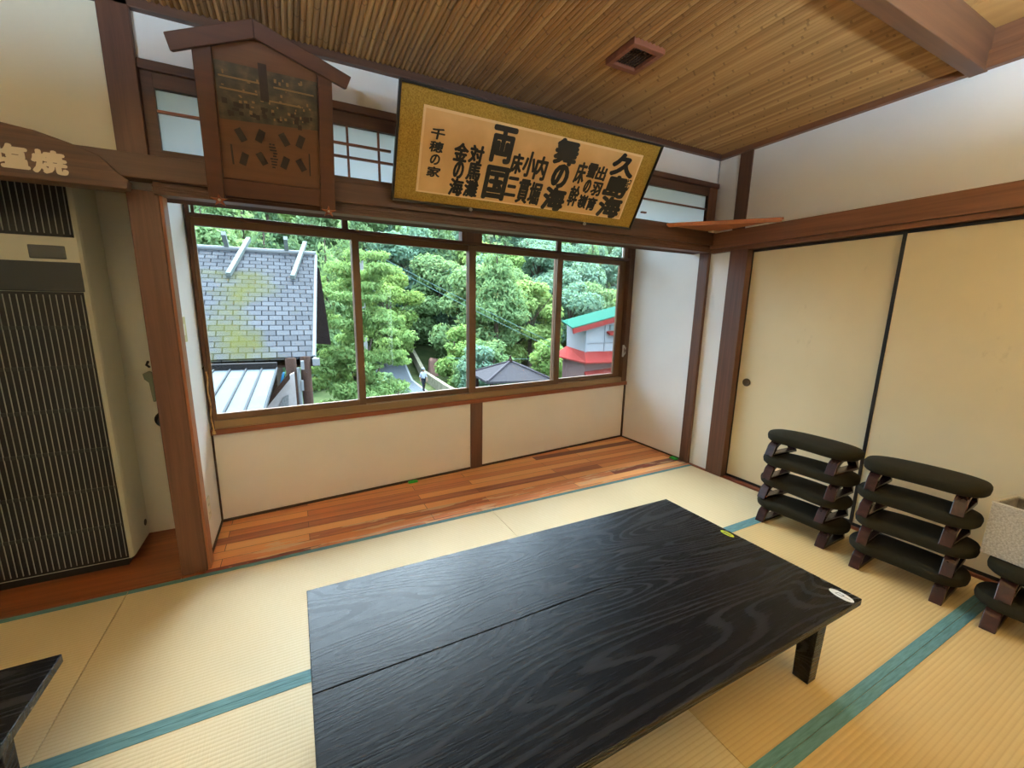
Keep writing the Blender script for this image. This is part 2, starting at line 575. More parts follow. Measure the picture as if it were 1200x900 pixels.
# ---- right wall
wr = MB()
wr.box(XR, YF - 0.01, 0, XR + 0.1, 3.3, 2.62)                  # window bay side and corner
wr.box(XR, 1.99, 0, XR + 0.1, YF - 0.01, 2.62)                 # white strip between the posts
wr.box(XR, -3.3, 1.86, XR + 0.1, 1.99, 2.66)                   # white wall above the sliding doors
struct(wr.build('wall_right', M['plaster']))
# posts
struct(MB().box(XR - 0.028, 2.292, 0, XR + 0.02, 2.378, 1.80).build('trim_1', M['post'], bevel=0.003))
struct(MB().box(XR - 0.03, 1.972, 0, XR + 0.09, 2.112, 1.79).build('trim_2', M['post'], bevel=0.003))
struct(MB().box(XR - 0.012, 2.036, 1.92, XR + 0.02, 2.129, 2.50).build('trim_3', M['post'], bevel=0.002))
# long beam over the doors with the track lintel below it
nb = MB().box(XR - 0.05, -3.2, 1.806, XR + 0.02, YF - 0.02, 1.924)
struct(nb.build('trim_4', M['beam_y'], bevel=0.004))
struct(MB().box(XR - 0.03, -3.2, 1.776, XR + 0.07, YF - 0.02, 1.806).build('trim_5', M['beam_y'], bevel=0.002))
struct(MB().box(XR - 0.006, -3.2, -0.05, XR + 0.09, 1.972, 0.004).box(XR - 0.02, 1.972, -0.05, XR + 0.01, 2.29, 0.003)
       .build('trim_6', wood('reddish_door_sill', rgb(120, 62, 40), rgb(160, 92, 60), 'y', 0.4), bevel=0.002))
struct(MB().box(XR + 0.085, -3.2, 0, XR + 0.1, 1.98, 1.86).build('wall_closet', M['black_lacquer']))
# thin dark corner lines
struct(MB().box(XR - 0.008, 2.297, 1.93, XR + 0.002, 2.306, 2.5).build('trim_7', M['dark_line']))
struct(MB().box(XR - 0.012, 3.118, 0, XR + 0.002, 3.14, 1.95).build('trim_8', M['dark_line']))

# sliding doors
def fusuma(n, y0, y1, x):
    r = sroot('door_%d' % n, (x, (y0 + y1) / 2, 0))
    MB().box(x - 0.004, y0 + 0.014, 0.02, x + 0.012, y1 - 0.014, 1.758).build('door_panel', M['fusuma'], r, local=False)
    fr = MB()
    fr.box(x - 0.008, y0, 0.006, x + 0.014, y0 + 0.018, 1.774).box(x - 0.008, y1 - 0.018, 0.006, x + 0.014, y1, 1.774)
    fr.box(x - 0.008, y0 + 0.018, 0.006, x + 0.014, y1 - 0.018, 0.024).box(x - 0.008, y0 + 0.018, 1.756, x + 0.014, y1 - 0.018, 1.774)
    fr.build('door_frame', M['black_lacquer'], r, local=False, bevel=0.002)
    return r
d1 = fusuma(1, 1.112, 1.982, XR + 0.035)
h = MB().lathe([(0.030, 0.0), (0.030, -0.006), (0.024, -0.009), (0.020, -0.004), (0.012, -0.003), (0.001, -0.004)],
               (XR + 0.031, 1.897, 0.789), 'x', 24).build('door_handle', M['brass'], d1, local=False, smooth=True)
h['label'] = 'round dark bronze finger pull'
d2 = fusuma(2, 0.262, 1.13, XR + 0.012)
d3 = fusuma(3, -0.60, 0.278, XR + 0.035)

# ---- front plane: posts, long beam, transom band, upper wall
struct(MB().box(-0.586, YF - 0.005, 0, -0.477, 2.372, 1.80).build('trim_9', M['post'], bevel=0.004))
struct(MB().box(-0.494, 2.302, 0, -0.466, 2.385, 1.80).build('trim_10', wood('lighter_post_edge', rgb(122, 72, 46), rgb(168, 108, 72), 'z', 0.45), bevel=0.002))
struct(MB().box(-0.588, YF - 0.03, 1.90, -0.488, 2.372, 2.50).build('trim_11', M['post'], bevel=0.003))
struct(MB().box(-3.5, YF - 0.045, 1.836, XR - 0.03, YF + 0.03, 1.932).build('trim_13', M['beam_x'], bevel=0.004))
kam = MB().box(-0.49, YF - 0.02, 1.786, XR, YF + 0.045, 1.838)
kam.box(-0.49, YF - 0.026, 1.800, XR, YF - 0.015, 1.806).box(-0.49, YF - 0.026, 1.814, XR, YF - 0.015, 1.820)
struct(kam.build('trim_14', M['beam_x'], bevel=0.0015))
bl_ = wood('bay_lintel_wood', rgb(64, 40, 30), rgb(88, 58, 44), 'x', 0.85)
bl_.node_tree.nodes['Principled BSDF'].inputs['Specular IOR Level'].default_value = 0.08
struct(MB().box(-0.486, YF + 0.055, 1.792, XR, YF + 0.17, 1.84).build('trim_22', bl_, bevel=0.002))
struct(MB().box(-3.5, YF - 0.02, 1.786, -0.58, YF + 0.03, 1.838).build('trim_15', M['beam_x'], bevel=0.002))
# lintel above the transom and the board below it
struct(MB().box(-0.488, YF - 0.02, 2.262, XR - 0.005, YF + 0.06, 2.298).build('trim_16', M['beam_x'], bevel=0.003))
struct(MB().box(-0.488, YF - 0.008, 1.932, XR - 0.02, YF + 0.06, 1.962).build('trim_17', M['beam_x'], bevel=0.002))
struct(MB().box(-0.488, YF, 2.296, XR, YF + 0.06, 2.66).build('wall_upper', M['plaster']))
struct(MB().box(-3.5, YF, 1.93, -0.586, YF + 0.06, 2.66).build('wall_front', M['plaster_cream']))
struct(MB().box(-3.5, YF, 0, -1.50, YF + 0.06, 1.93).build('wall_side', M['plaster_cream']))

# transom panels (frosted glazing with thin bars)
def transom(n, x0, x1, vbars, hbars, stub=None):
    r = sroot('window_%d' % n, ((x0 + x1) / 2, YF, 1.962))
    fr = MB()
    z0, z1 = 1.962, 2.262
    fw = 0.044
    fr.box(x0, YF - 0.004, z0, x0 + fw, YF + 0.03, z1).box(x1 - fw, YF - 0.004, z0, x1, YF + 0.03, z1)
    fr.box(x0 + fw, YF - 0.004, z1 - 0.058, x1 - fw, YF + 0.03, z1).box(x0 + fw, YF - 0.004, z0, x1 - fw, YF + 0.03, z0 + 0.006)
    fr.build('window_frame', M['beam_x'], r, local=False, bevel=0.002)
    b = MB()
    for x in vbars:
        b.box(x - 0.005, YF + 0.004, z0, x + 0.005, YF + 0.018, z1 - 0.05)
    for z in hbars:
        b.box(x0 + fw, YF + 0.002, z - 0.005, x1 - fw, YF + 0.016, z + 0.005)
    if stub:
        b.box(stub[0], YF - 0.002, stub[2] - 0.005, stub[1], YF + 0.012, stub[2] + 0.005)
    b.build('muntin', M['trim_red'], r, local=False)
    MB().box(x0 + 0.02, YF + 0.018, z0, x1 - 0.02, YF + 0.022, z1).build('pane', M['frosted'], r, local=False)
    return r
transom(2, -0.488, 0.02, [-0.12], [2.120])
transom(3, 0.02, 0.80, [0.312, 0.464, 0.63], [2.062], (0.062, 0.525, 2.121))
transom(4, 0.80, 1.60, [1.05, 1.35], [2.062])
transom(5, 1.60, XR - 0.06, [1.95], [2.108], (2.30, 2.345, 2.015))
struct(MB().box(XR - 0.104, YF - 0.012, 1.93, XR - 0.012, YF + 0.05, 2.27).build('trim_18', M['post'], bevel=0.002))

# ---- window bay
struct(MB().box(XA - 0.10, 2.36, 0, XA, 2.95, 2.62).build('wall_bay', M['plaster_alcove']))
BAY = sroot('wall_back', (BL.x, BL.y, 0), (0, 0, BANG))
bw = MB()
bw.box(-0.1, 0, -0.05, BLEN + 0.1, 0.1, 0.566)
bw.box(-0.1, 0, 2.42, BLEN + 0.1, 0.1, 2.66)
bw.box(-0.1, 0, 0.566, 0.0, 0.1, 2.42).box(BLEN, 0, 0.566, BLEN + 0.1, 0.1, 2.42)
bw.build('wall_panel', M['panel'], BAY)
struct(MB().box(-1.7, 2.31, 2.50, XR + 0.1, 3.35, 2.62).build('ceiling_bay', M['plaster']))
tr = MB().box(0.0, -0.012, 0.0, U(1.258), 0.0, 0.014).box(U(1.368), -0.012, 0, BLEN, 0, 0.014).box(0.0, -0.012, 0.014, 0.010, 0, 0.57)
o = tr.build('baseboard_back', M['dark_line'], None)
o.location, o.rotation_euler = BL, (0, 0, BANG)
struct(o)
struct(MB().box(XA - 0.002, 2.38, 0, XA + 0.008, 2.83, 0.013).build('baseboard_left', M['dark_line']))
struct(MB().box(XR - 0.008, 2.378, 0, XR + 0.002, 3.125, 0.012).build('baseboard_right', M['dark_line']))
# mid post under and over the window
cp = MB().box(U(1.262), -0.016, 0, U(1.368), 0.02, 0.566).box(U(1.187), -0.006, 1.81, U(1.362), 0.05, 2.42)
o = cp.build('trim_19', M['post'], None, bevel=0.003)
o.location, o.rotation_euler = BL, (0, 0, BANG)
struct(o)

# the big window: sill, outer frame, four sliding sashes, a row of small lights above
WIN = sroot('window_1', (BL.x, BL.y, 0), (0, 0, BANG))
s_ = MB().box(0.0, -0.03, 0.566, BLEN, 0.06, 0.600)
s_.build('window_sill', M['trim_red'], WIN, bevel=0.003)
t_ = MB().box(0.02, -0.012, 0.600, BLEN - 0.02, 0.07, 0.648)
t_.box(0.02, -0.02, 0.596, BLEN - 0.02, -0.01, 0.606)
t_.build('window_track', M['alu_light'], WIN, bevel=0.002)
f_ = MB().box(0.005, -0.02, 0.60, 0.024, 0.08, 2.42).box(BLEN - 0.07, -0.02, 0.60, BLEN - 0.004, 0.08, 2.42)
f_.box(0.02, -0.012, 1.80, BLEN - 0.03, 0.08, 1.822)
f_.box(0.02, -0.012, 2.38, BLEN - 0.03, 0.08, 2.42)
f_.build('window_frame', M['alu_dark'], WIN, bevel=0.002)
def sash(x0, x1, xl, xr, yo, z0=0.648, z1=1.80, gz0=0.688, gz1=1.758):
    """outer edges x0..x1, glass edges xl..xr (room x)"""
    a, b, c, d = U(x0), U(x1), U(xl), U(xr)
    s = MB().box(a, yo, z0, c, yo + 0.026, z1).box(d, yo, z0, b, yo + 0.026, z1)
    s.box(c, yo, z0, d, yo + 0.026, gz0).box(c, yo, gz1, d, yo + 0.026, z1)
    o = s.build('window_sash', M['alu'], WIN, bevel=0.002)
    MB().box(c - 0.004, yo + 0.011, gz0 - 0.004, d + 0.004, yo + 0.015, gz1 + 0.004).build('pane', M['glass'], o)
    return o
sash(-0.474, 0.432, -0.446, 0.386, 0.000)
sash(0.386, 1.314, 0.430, 1.254, 0.032)
sash(1.252, 2.182, 1.310, 2.122, 0.000)
sash(2.122, 3.01, 2.182, 2.930, 0.032)
for x0, x1, xl, xr in ((-0.455, 0.37, -0.44, 0.335), (0.335, 1.19, 0.372, 1.187), (1.36, 2.16, 1.366, 2.122), (2.122, 3.01, 2.168, 2.962)):
    sash(x0, x1, xl, xr, 0.014, 1.818, 2.39, 1.826, 2.37)
l_ = MB().box(U(2.985), -0.028, 0.86, U(3.002), -0.018, 0.98).tube([(U(2.993), -0.03, 0.975), (U(2.993), -0.05, 0.95), (U(2.993), -0.05, 0.90), (U(2.993), -0.03, 0.875)], 0.007, 8)
l_ = l_.build('window_latch', M['chrome'], WIN, bevel=0.002)
l_['label'] = 'pale metal pull handle at the window edge'

# ---- ceiling
cb = MB()
cw, Y0, Y1 = 0.024, 0.985, 2.33
x = -3.504
vs, fs = [], []
prof = [(0.0, 0.006), (0.15, 0.0018), (0.5, -0.0035), (0.85, 0.0018)]
nx = int((XR + 3.504 + 0.03) / cw)
for i in range(nx):
    for a, dz in prof:
        for yy in (Y0, Y1):
            vs.append((x + (i + a) * cw, yy, 2.502 + dz))
m = nx * 4
for i in range(m - 1):
    fs.append((2 * i, 2 * i + 1, 2 * i + 3, 2 * i + 2))
cb.add(vs, fs)
struct(cb.build('ceiling', M['bamboo']))
struct(MB().box(-3.6, -3.4, 2.70, XR + 0.12, 3.4, 2.76).box(-3.6, 0.98, 2.52, XR + 0.1, YF + 0.06, 2.70).build('ceiling_slab', M['plaster']))
pc = MB()
for i in range(11):
    xa = XR - 0.32 - i * 0.42
    pc.box(xa - 0.414, -3.3, 2.64, xa, 0.95, 2.66)
pc.box(XR - 0.314, -3.3, 2.64, XR, 0.95, 2.66)
struct(pc.build('ceiling_rear', M['ceiling_board']))
struct(MB().box(-3.5, -3.3, 2.662, XR, 0.95, 2.68).build('ceiling_gap', M['dark_line']))
struct(MB().box(-3.5, 0.93, 2.462, XR, 0.992, 2.70).build('ceiling_beam', wood('ceiling_beam_wood', rgb(84, 54, 36), rgb(110, 74, 50), 'x', 0.5), bevel=0.003))
struct(MB().box(-3.5, YF - 0.03, ZC, XR, YF + 0.01, 2.512).build('trim_20', M['beam_x'], bevel=0.003))
struct(MB().box(XR - 0.035, 0.95, ZC, XR + 0.01, YF, 2.512).box(XR - 0.035, -3.3, ZC, XR + 0.01, 0.95, 2.545).box(XR - 0.02, -3.3, 2.545, XR + 0.01, 0.95, 2.64)
       .build('trim_21', M['beam_y'], bevel=0.003))
# vent
v = thing('ceiling_vent', (1.535, 1.65, 2.50), 'square wooden air vent with dark lattice in the bamboo ceiling', 'vent')
a = 0.094
fr = MB().ring([(-a, -a), (a, -a), (a, a), (-a, a)], [(-a + .026, -a + .026), (a - .026, -a + .026), (a - .026, a - .026), (-a + .026, a - .026)], -0.022, 0.006, 'z')
fr.build('vent_frame', wood('vent_frame_wood', rgb(104, 56, 38), rgb(140, 84, 58), 'x', 0.5), v, bevel=0.002)
gr = MB()
for i in range(9):
    t = -0.064 + i * 0.016
    gr.box(t - 0.0018, -0.068, -0.008, t + 0.0018, 0.068, -0.003)
    gr.box(-0.068, t - 0.0018, -0.006, 0.068, t + 0.0018, -0.002)
gr.build('vent_grille', M['dark_line'], v)
MB().box(-0.07, -0.07, 0.0, 0.07, 0.07, 0.004).build('vent_backing', M['rubber'], v)

# ---- the part of the room behind the viewer
struct(MB().box(-3.6, -3.4, 0, -3.5, 3.4, 2.7).build('wall_left', M['plaster']))
struct(MB().box(-3.6, -3.4, 0, XR + 0.1, -3.3, 2.7).build('wall_rear', M['plaster']))

# ---- recess with the heater
struct(MB().box(-1.62, 2.852, 0, -0.58, 2.95, 2.62).build('wall_recess', plain('grey_white_wall', rgb(230, 230, 224), 0.8, 0, 0.02, 4)))
struct(MB().box(-1.62, 2.33, 0, -1.50, 2.852, 2.62).build('wall_recess_side', M['plaster_cream']))
struct(MB().box(-1.50, 2.30, 1.93, -0.58, 2.86, 2.0).build('ceiling_recess', M['beam_x']))
ac = thing('floor_heater', (-1.09, 2.66, 0.0), 'tall beige floor-standing air heater with dark slatted grilles in the recess', 'heater')
bx0, bx1, yf = -1.362, -0.822, 2.50
body = MB()
body.prism([(bx0, 2.83), (bx0, yf + 0.02), (bx0 + 0.02, yf), (bx1 - 0.012, yf), (bx1 - 0.003, yf + 0.012), (bx1, yf + 0.03), (bx1, 2.76), (bx1 - 0.02, 2.81), (bx1 - 0.06, 2.83)], 0.045, 1.90, 'z')
body.build('body', M['ac_body'], ac, local=False)
MB().box(bx0 + 0.02, 2.52, 0.0, bx1 - 0.03, 2.80, 0.045).build('plinth', M['ac_dark'], ac, local=False)
gx0, gx1 = -1.315, -0.840
def grille(z0, z1, nm, ribs):
    MB().box(gx0, yf - 0.006, z0, gx1, yf + 0.002, z1).build(nm + '_backing', M['ac_dark'], ac, local=False)
    g = MB()
    n = 22
    for i in range(n + 1):
        xx = gx0 + 0.008 + (gx1 - gx0 - 0.016) * i / n
        g.box(xx - 0.0012, yf - 0.0105, z0 + 0.012, xx + 0.0012, yf - 0.006, z1 - 0.012)
    g.build(nm, M['ac_slat'], ac, local=False)
    if ribs:
        r = MB()
        for z in ribs:
            r.box(gx0 + 0.004, yf - 0.010, z - 0.008, gx1 - 0.004, yf - 0.005, z + 0.008)
        r.build(nm + '_rib', M['ac_rib'], ac, local=False)
grille(0.052, 1.376, 'lower_grille', [0.24, 0.44, 0.64, 0.84, 1.04, 1.22])
grille(1.612, 1.86, 'upper_grille', None)
MB().box(gx0, yf - 0.007, 1.378, gx1 + 0.006, yf + 0.002, 1.505).build('control_panel', M['ac_panel'], ac, local=False, bevel=0.003)
MB().box(-0.995, yf - 0.007, 1.517, -0.876, yf + 0.002, 1.574).build('badge', plain('grey_badge', rgb(96, 96, 92), 0.3, 0.5), ac, local=False, bevel=0.004)
MB().lathe([(0.018, 0.0), (0.018, 0.003), (0.001, 0.003)], (bx1 - 0.001, 2.72, 0.13), 'x', 16).build('hose_port', M['rubber'], ac, local=False)

kn = thing('wall_fitting', (-0.72, 2.852, 0.665), 'black round knob with a thin cord on the recess wall, half behind the brown post', 'wall fitting')
MB().lathe([(0.001, -0.045), (0.028, -0.045), (0.036, -0.038), (0.036, -0.012), (0.048, -0.008), (0.048, 0.0)], (-0.70, 2.852, 0.68), 'y', 20).build('knob', M['rubber'], kn, local=False, smooth=False, bevel=0.002)
MB().tube([(-0.712, 2.83, 0.64), (-0.705, 2.835, 0.5), (-0.70, 2.84, 0.40), (-0.682, 2.84, 0.30)], 0.004, 6).build('cord', M['rubber'], kn, local=False)
lv = thing('wall_latch', (-0.72, 2.852, 0.9), 'grey-green lever latch with a pale plate on the recess wall above the black knob', 'wall fitting')
MB().box(-0.722, 2.842, 0.80, -0.690, 2.852, 0.985).build('plate', M['white_plastic'], lv, local=False, bevel=0.002)
MB().prism([(-0.765, 0.95), (-0.735, 0.965), (-0.722, 0.955), (-0.722, 0.79), (-0.735, 0.79), (-0.742, 0.90), (-0.76, 0.92)], 2.822, 2.842, 'y').build('lever', M['grey_green'], lv, local=False, bevel=0.003)
MB().tube([(-0.735, 2.845, 0.985), (-0.74, 2.82, 1.0), (-0.728, 2.81, 1.02)], 0.006, 8).build('hook', M['rubber'], lv, local=False)

# arched name board over the heater
sg = thing('arched_sign', (-0.95, 2.215, 1.86), 'arched dark wooden board with cream characters above the heater', 'sign')
half = [(0.395, 1.778), (0.402, 1.812), (0.375, 1.832), (0.322, 1.892), (0.24, 1.922), (0.15, 1.948), (0.06, 1.960)]
poly = [(-0.95 + a, z) for a, z in half] + [(-0.95 - a, z) for a, z in reversed(half)]
poly = poly[::-1]
MB().prism(poly, 2.20, 2.252, 'y').build('board', M['sign_wood'], sg, local=False, bevel=0.003)

def glyphs(name, items, mat, parent, yoff, weight=0.0, origin=None, thick=0.0006):
    """characters laid flat in the x-z plane of parent; items: (char, x0, z0, x1, z1[, slant])"""
    V, Fa = [], []
    for it in items:
        ch, x0, z0, x1, z1 = it[:5]
        sl = it[5] if len(it) > 5 else 0.0
        cu = bpy.data.curves.new('glyph', 'FONT')
        cu.body = ch
        cu.resolution_u = 3
        ob = bpy.data.objects.new('glyph', cu)
        COL.objects.link(ob)
        dg = bpy.context.evaluated_depsgraph_get()
        me = bpy.data.meshes.new_from_object(ob.evaluated_get(dg))
        P = [v.co.copy() for v in me.vertices]
        F = [tuple(p.vertices) for p in me.polygons]
        bpy.data.objects.remove(ob)
        bpy.data.curves.remove(cu)
        bpy.data.meshes.remove(me)
        if not P:
            continue
        ax, bx = min(p.x for p in P), max(p.x for p in P)
        ay, by = min(p.y for p in P), max(p.y for p in P)
        w = weight
        shifts = [(0, 0)] if w == 0 else [(w * cos(k * pi / 4), w * 0.8 * sin(k * pi / 4)) for k in range(8)]
        for si, (sx, sz) in enumerate(shifts):
            off = len(V)
            for p in P:
                fx = (p.x - ax) / max(bx - ax, 1e-6)
                fz = (p.y - ay) / max(by - ay, 1e-6)
                V.append((x0 + w + (x1 - x0 - 2 * w) * fx + sx + sl * (fz - 0.5), yoff - thick * (1 + 0.02 * si), z0 + w + (z1 - z0 - 2 * w) * fz + sz))
            Fa += [tuple(i + off for i in f) for f in F]
    mb = MB().add(V, Fa)
    return mb.build(name, mat, parent, local=False if origin is None else True)

glyphs('lettering', [('塩', -0.926, 1.806, -0.826, 1.892), ('焼', -0.822, 1.800, -0.722, 1.886)], M['sign_white'], sg, 2.20, 0.005)

# ---- gabled notice board leaning over the window
kb = thing('gabled_noticeboard', (-0.02, 2.225, 1.778), 'dark wooden gable-topped notice board with a smoke-stained print and tilted cards', 'notice board', rot=(atan2(0.24, 0.6), 0, 0))
def loc(o, x, z):
    return (x - o.location.x, z)
def KP(pts):
    return [(x + 0.02, z) for x, z in pts]
# local x = room x + 0.02, local z along the board, local -y to the room
MB().prism(KP([(-0.232, 0.03), (0.19, 0.03), (0.19, 0.53), (-0.035, 0.62), (-0.232, 0.53)]), 0.0, 0.012, 'y').build('board', M['board_panel'], kb)
for sgn, pts in ((-1, [(-0.285, 0.0), (-0.225, 0.0), (-0.198, 0.555), (-0.262, 0.535)]), (1, [(0.160, 0.0), (0.228, 0.0), (0.222, 0.535), (0.168, 0.56)])):
    MB().prism(KP(pts), -0.018, 0.016, 'y').build('side_post', M['board'], kb, bevel=0.003)
MB().prism(KP([(-0.338, 0.548), (-0.327, 0.496), (-0.052, 0.596), (-0.052, 0.655)]), -0.034, 0.02, 'y').build('gable_rail', M['board'], kb, bevel=0.003)
MB().prism(KP([(-0.052, 0.655), (-0.052, 0.596), (0.278, 0.503), (0.298, 0.55)]), -0.034, 0.02, 'y').build('gable_rail', M['board'], kb, bevel=0.003)
MB().box(-0.208, -0.01, 0.022, 0.182, 0.014, 0.094).build('bottom_rail', M['board'], kb, bevel=0.003)
po = MB().prism(KP([(-0.203, 0.312), (0.162, 0.330), (0.165, 0.505), (-0.200, 0.505)]), -0.003, -0.0005, 'y').build('print', M['poster'], kb)
st = MB()
for (x0, x1, z) in ((-0.19, -0.03, 0.455), (-0.19, -0.06, 0.415), (0.0, 0.15, 0.452), (-0.04, 0.10, 0.402)):
    st.box(x0 + 0.02, -0.0036, z, x1 + 0.02, -0.003, z + 0.006)
rr = random.Random(3)
for k in range(46):
    x0 = rr.uniform(-0.19, 0.14)
    z0 = rr.uniform(0.335, 0.485)
    st.box(x0 + 0.02, -0.0037, z0, x0 + 0.02 + rr.uniform(0.003, 0.012), -0.003, z0 + rr.uniform(0.003, 0.014))
st.build('print_mark', M['faded_pale'], po)
dk = MB()
MB().box(-0.03, -0.0042, 0.40, 0.0, -0.003, 0.525).build('print_column', M['faded_ink'], po)
for k in range(30):
    x0 = rr.uniform(-0.19, 0.14)
    z0 = rr.uniform(0.32, 0.37)
    dk.box(x0 + 0.02, -0.0041, z0, x0 + 0.02 + rr.uniform(0.008, 0.02), -0.003, z0 + rr.uniform(0.006, 0.02))
dk.build('print_mark', M['faded_ink'], po)
for i, (cx, cz, ang) in enumerate([(-0.137, 0.265, 28), (-0.065, 0.272, -24), (0.026, 0.274, 30), (0.089, 0.276, -22), (-0.135, 0.176, -20), (-0.067, 0.187, 30), (0.022, 0.184, -22), (0.087, 0.184, 30)]):
    a_ = radians(ang)
    q = []
    for u, w in ((-0.013, -0.024), (0.013, -0.024), (0.013, 0.024), (-0.013, 0.024)):
        q.append((cx + 0.02 + u * cos(a_) - w * sin(a_), cz + u * sin(a_) + w * cos(a_)))
    MB().prism(q, -0.003, 0.0, 'y').build('card', M['faded_ink'], kb)
cm = MB()
for k in range(9):
    z = 0.245 - k * 0.011
    for j in range(2):
        x0 = -0.028 + rr.uniform(-0.008, 0.01)
        cm.box(x0 + 0.02, -0.002, z, x0 + 0.02 + rr.uniform(0.008, 0.018), 0, z + 0.006)
MB().box(-0.16, -0.002, 0.15, -0.153, 0, 0.225).build('edge_line', M['faded_ink'], kb)
MB().box(0.139, -0.002, 0.145, 0.145, 0, 0.235).build('edge_line', M['faded_ink'], kb)
cm.build('brush_mark', M['faded_ink'], kb)
for x in (-0.225, 0.215):
    b = MB()
    pts = []
    for k in range(10):
        r_ = 0.034 if k % 2 == 0 else 0.012
        t = pi / 2 + k * pi / 5
        pts.append((x + r_ * cos(t), 0.004 + r_ * sin(t) * 0.8))
    b.prism(pts, -0.028, -0.018, 'y')
    b.build('star_bracket', M['trim_red'], kb)
    MB().lathe([(0.006, -0.028), (0.004, -0.033), (0.001, -0.034)], (x, 0, 0.006), 'y', 10).build('screw', M['chrome'], kb)

# ---- framed calligraphy leaning out from the beam
cal = thing('calligraphy_frame', (1.33, 2.235, 1.872), 'wide black-framed calligraphy on gold-brown silk leaning from the beam above the window', 'framed calligraphy', rot=(atan2(0.23, 0.443), 0, 0))
X0, X1, Z1 = 0.504 - 1.33, 2.135 - 1.33, 0.512
rect = lambda g: [(X0 + g, g), (X1 - g, g), (X1 - g, Z1 - g), (X0 + g, Z1 - g)]
MB().ring(rect(0.0), rect(0.011), -0.016, 0.012, 'y').build('frame', M['black_lacquer'], cal, bevel=0.003)
MB().box(X0 + 0.008, -0.002, 0.008, X1 - 0.008, 0.010, Z1 - 0.008).build('silk_mount', M['silk'], cal)
PX0, PX1 = 0.626 - 1.33, 2.015 - 1.33
sh = MB().box(PX0, -0.004, 0.056, PX1, -0.001, 0.437).build('paper', M['scroll_edge'], cal)
MB().box(PX0 + 0.012, -0.0046, 0.064, PX1 - 0.012, -0.003, 0.425).build('paper_field', M['scroll'], sh)
def col(chars, x0, x1, z0, z1, weight, overlap=0.0):
    n = len(chars)
    hh = (z1 - z0) / n
    it = []
    for i, ch in enumerate(chars):
        if ch == '⋮':
            continue
        w_ = 0.5 if ch == 'の' and weight < 0.006 else 1.0
        c_ = (x0 + x1) / 2 - 1.33
        hw = (x1 - x0) / 2 * (0.72 if ch == 'の' else 1)
        it.append((ch, c_ - hw, z1 - (i + 1) * hh - overlap, c_ + hw, z1 - i * hh + overlap, 0.006))
    glyphs('brush_lettering', it, M['ink'], sh, -0.0048, weight, origin=True)
col('久島海', 1.800, 1.99, 0.060, 0.424, 0.0090, 0.006)
col('舞の海', 1.384, 1.545, 0.056, 0.43, 0.0092, 0.006)
col('両国', 0.995, 1.135, 0.060, 0.432, 0.0080, -0.005)
col('対馬灘', 0.885, 0.968, 0.066, 0.315, 0.0045, 0.003)
col('金の海', 0.800, 0.882, 0.062, 0.312, 0.0045, 0.003)
col('千穂の家', 0.672, 0.745, 0.132, 0.358, 0.0025, -0.003)
col('内堀', 1.285, 1.365, 0.064, 0.332, 0.0050, -0.004)
col('小貫', 1.208, 1.288, 0.064, 0.344, 0.0050, -0.004)
col('床三', 1.132, 1.206, 0.090, 0.325, 0.0050, -0.006)
col('出羽育', 1.708, 1.785, 0.080, 0.342, 0.0045, -0.003)
col('雪の嶺', 1.638, 1.710, 0.086, 0.346, 0.0045, -0.002)
col('床幹', 1.560, 1.635, 0.088, 0.345, 0.0045, -0.004)
col('記', 1.955, 1.995, 0.240, 0.298, 0.0015, 0.0)
for x in (0.941, 1.734):
    MB().lathe([(0.004, 0.0), (0.010, -0.012), (0.008, -0.022), (0.001, -0.026)], (x - 1.33, -0.004, 0.004), 'y', 14).build('hanger_knob', M['chrome'], cal, smooth=True)

# ---- corner shelf
cs = thing('corner_shelf', (2.90, 2.10, 1.934), 'triangular orange-brown corner shelf board on the beams in the room corner', 'shelf')
MB().prism([(2.505, 2.252), (3.028, 2.252), (3.028, 1.74)], 1.934, 1.952, 'z').build('board', M['shelf_wood'], cs, local=False, bevel=0.003)
MB().prism([(2.515, 2.246), (2.535, 2.248), (3.026, 1.78), (3.026, 1.75)], 1.925, 1.9345, 'z').build('edge_strip', M['shelf_wood'], cs, local=False)
MB().box(2.95, 2.20, 1.925, 3.02, 2.245, 1.934).build('bracket', M['white_plastic'], cs, local=False, bevel=0.003)

# ---- small things in the bay
sw = thing('switch_plate', (XA, 2.445, 1.2), 'yellowed old switch plate on the white bay wall beside the brown post', 'switch plate')
MB().box(XA, 2.385, 1.145, XA + 0.006, 2.51, 1.268).build('plate', M['tape'], sw, local=False, bevel=0.002)
MB().box(XA + 0.006, 2.43, 1.18, XA + 0.009, 2.465, 1.235).build('rocker', M['white_plastic'], sw, local=False, bevel=0.001)
ol = thing('power_outlet', (XA, 2.50, 0.24), 'ivory double power outlet low on the white bay wall', 'power outlet')
MB().box(XA, 2.46, 0.182, XA + 0.007, 2.54, 0.302).build('plate', M['white_plastic'], ol, local=False, bevel=0.002)
for z in (0.215, 0.265):
    sl = MB()
    sl.box(XA + 0.0065, 2.49, z - 0.007, XA + 0.0075, 2.493, z + 0.007).box(XA + 0.0065, 2.507, z - 0.007, XA + 0.0075, 2.51, z + 0.007)
    sl.build('slot', M['rubber'], ol, local=False)
cd = thing('blind_cord', (XA + 0.02, 2.79, 0.95), 'braided straw-coloured cord hanging beside the window frame', 'cord')
pts = [(XA + 0.018 + 0.003 * sin(k * 1.3), 2.795 + 0.002 * cos(k), 0.95 - k * 0.032) for k in range(12)]
MB().tube(pts, 0.004, 6).build('cord', M['cord'], cd, local=False)
MB().tube([(XA + 0.0, 2.80, 0.965), (XA + 0.012, 2.795, 0.985), (XA + 0.022, 2.79, 0.955)], 0.003, 6).build('hook', M['brass'], cd, local=False)
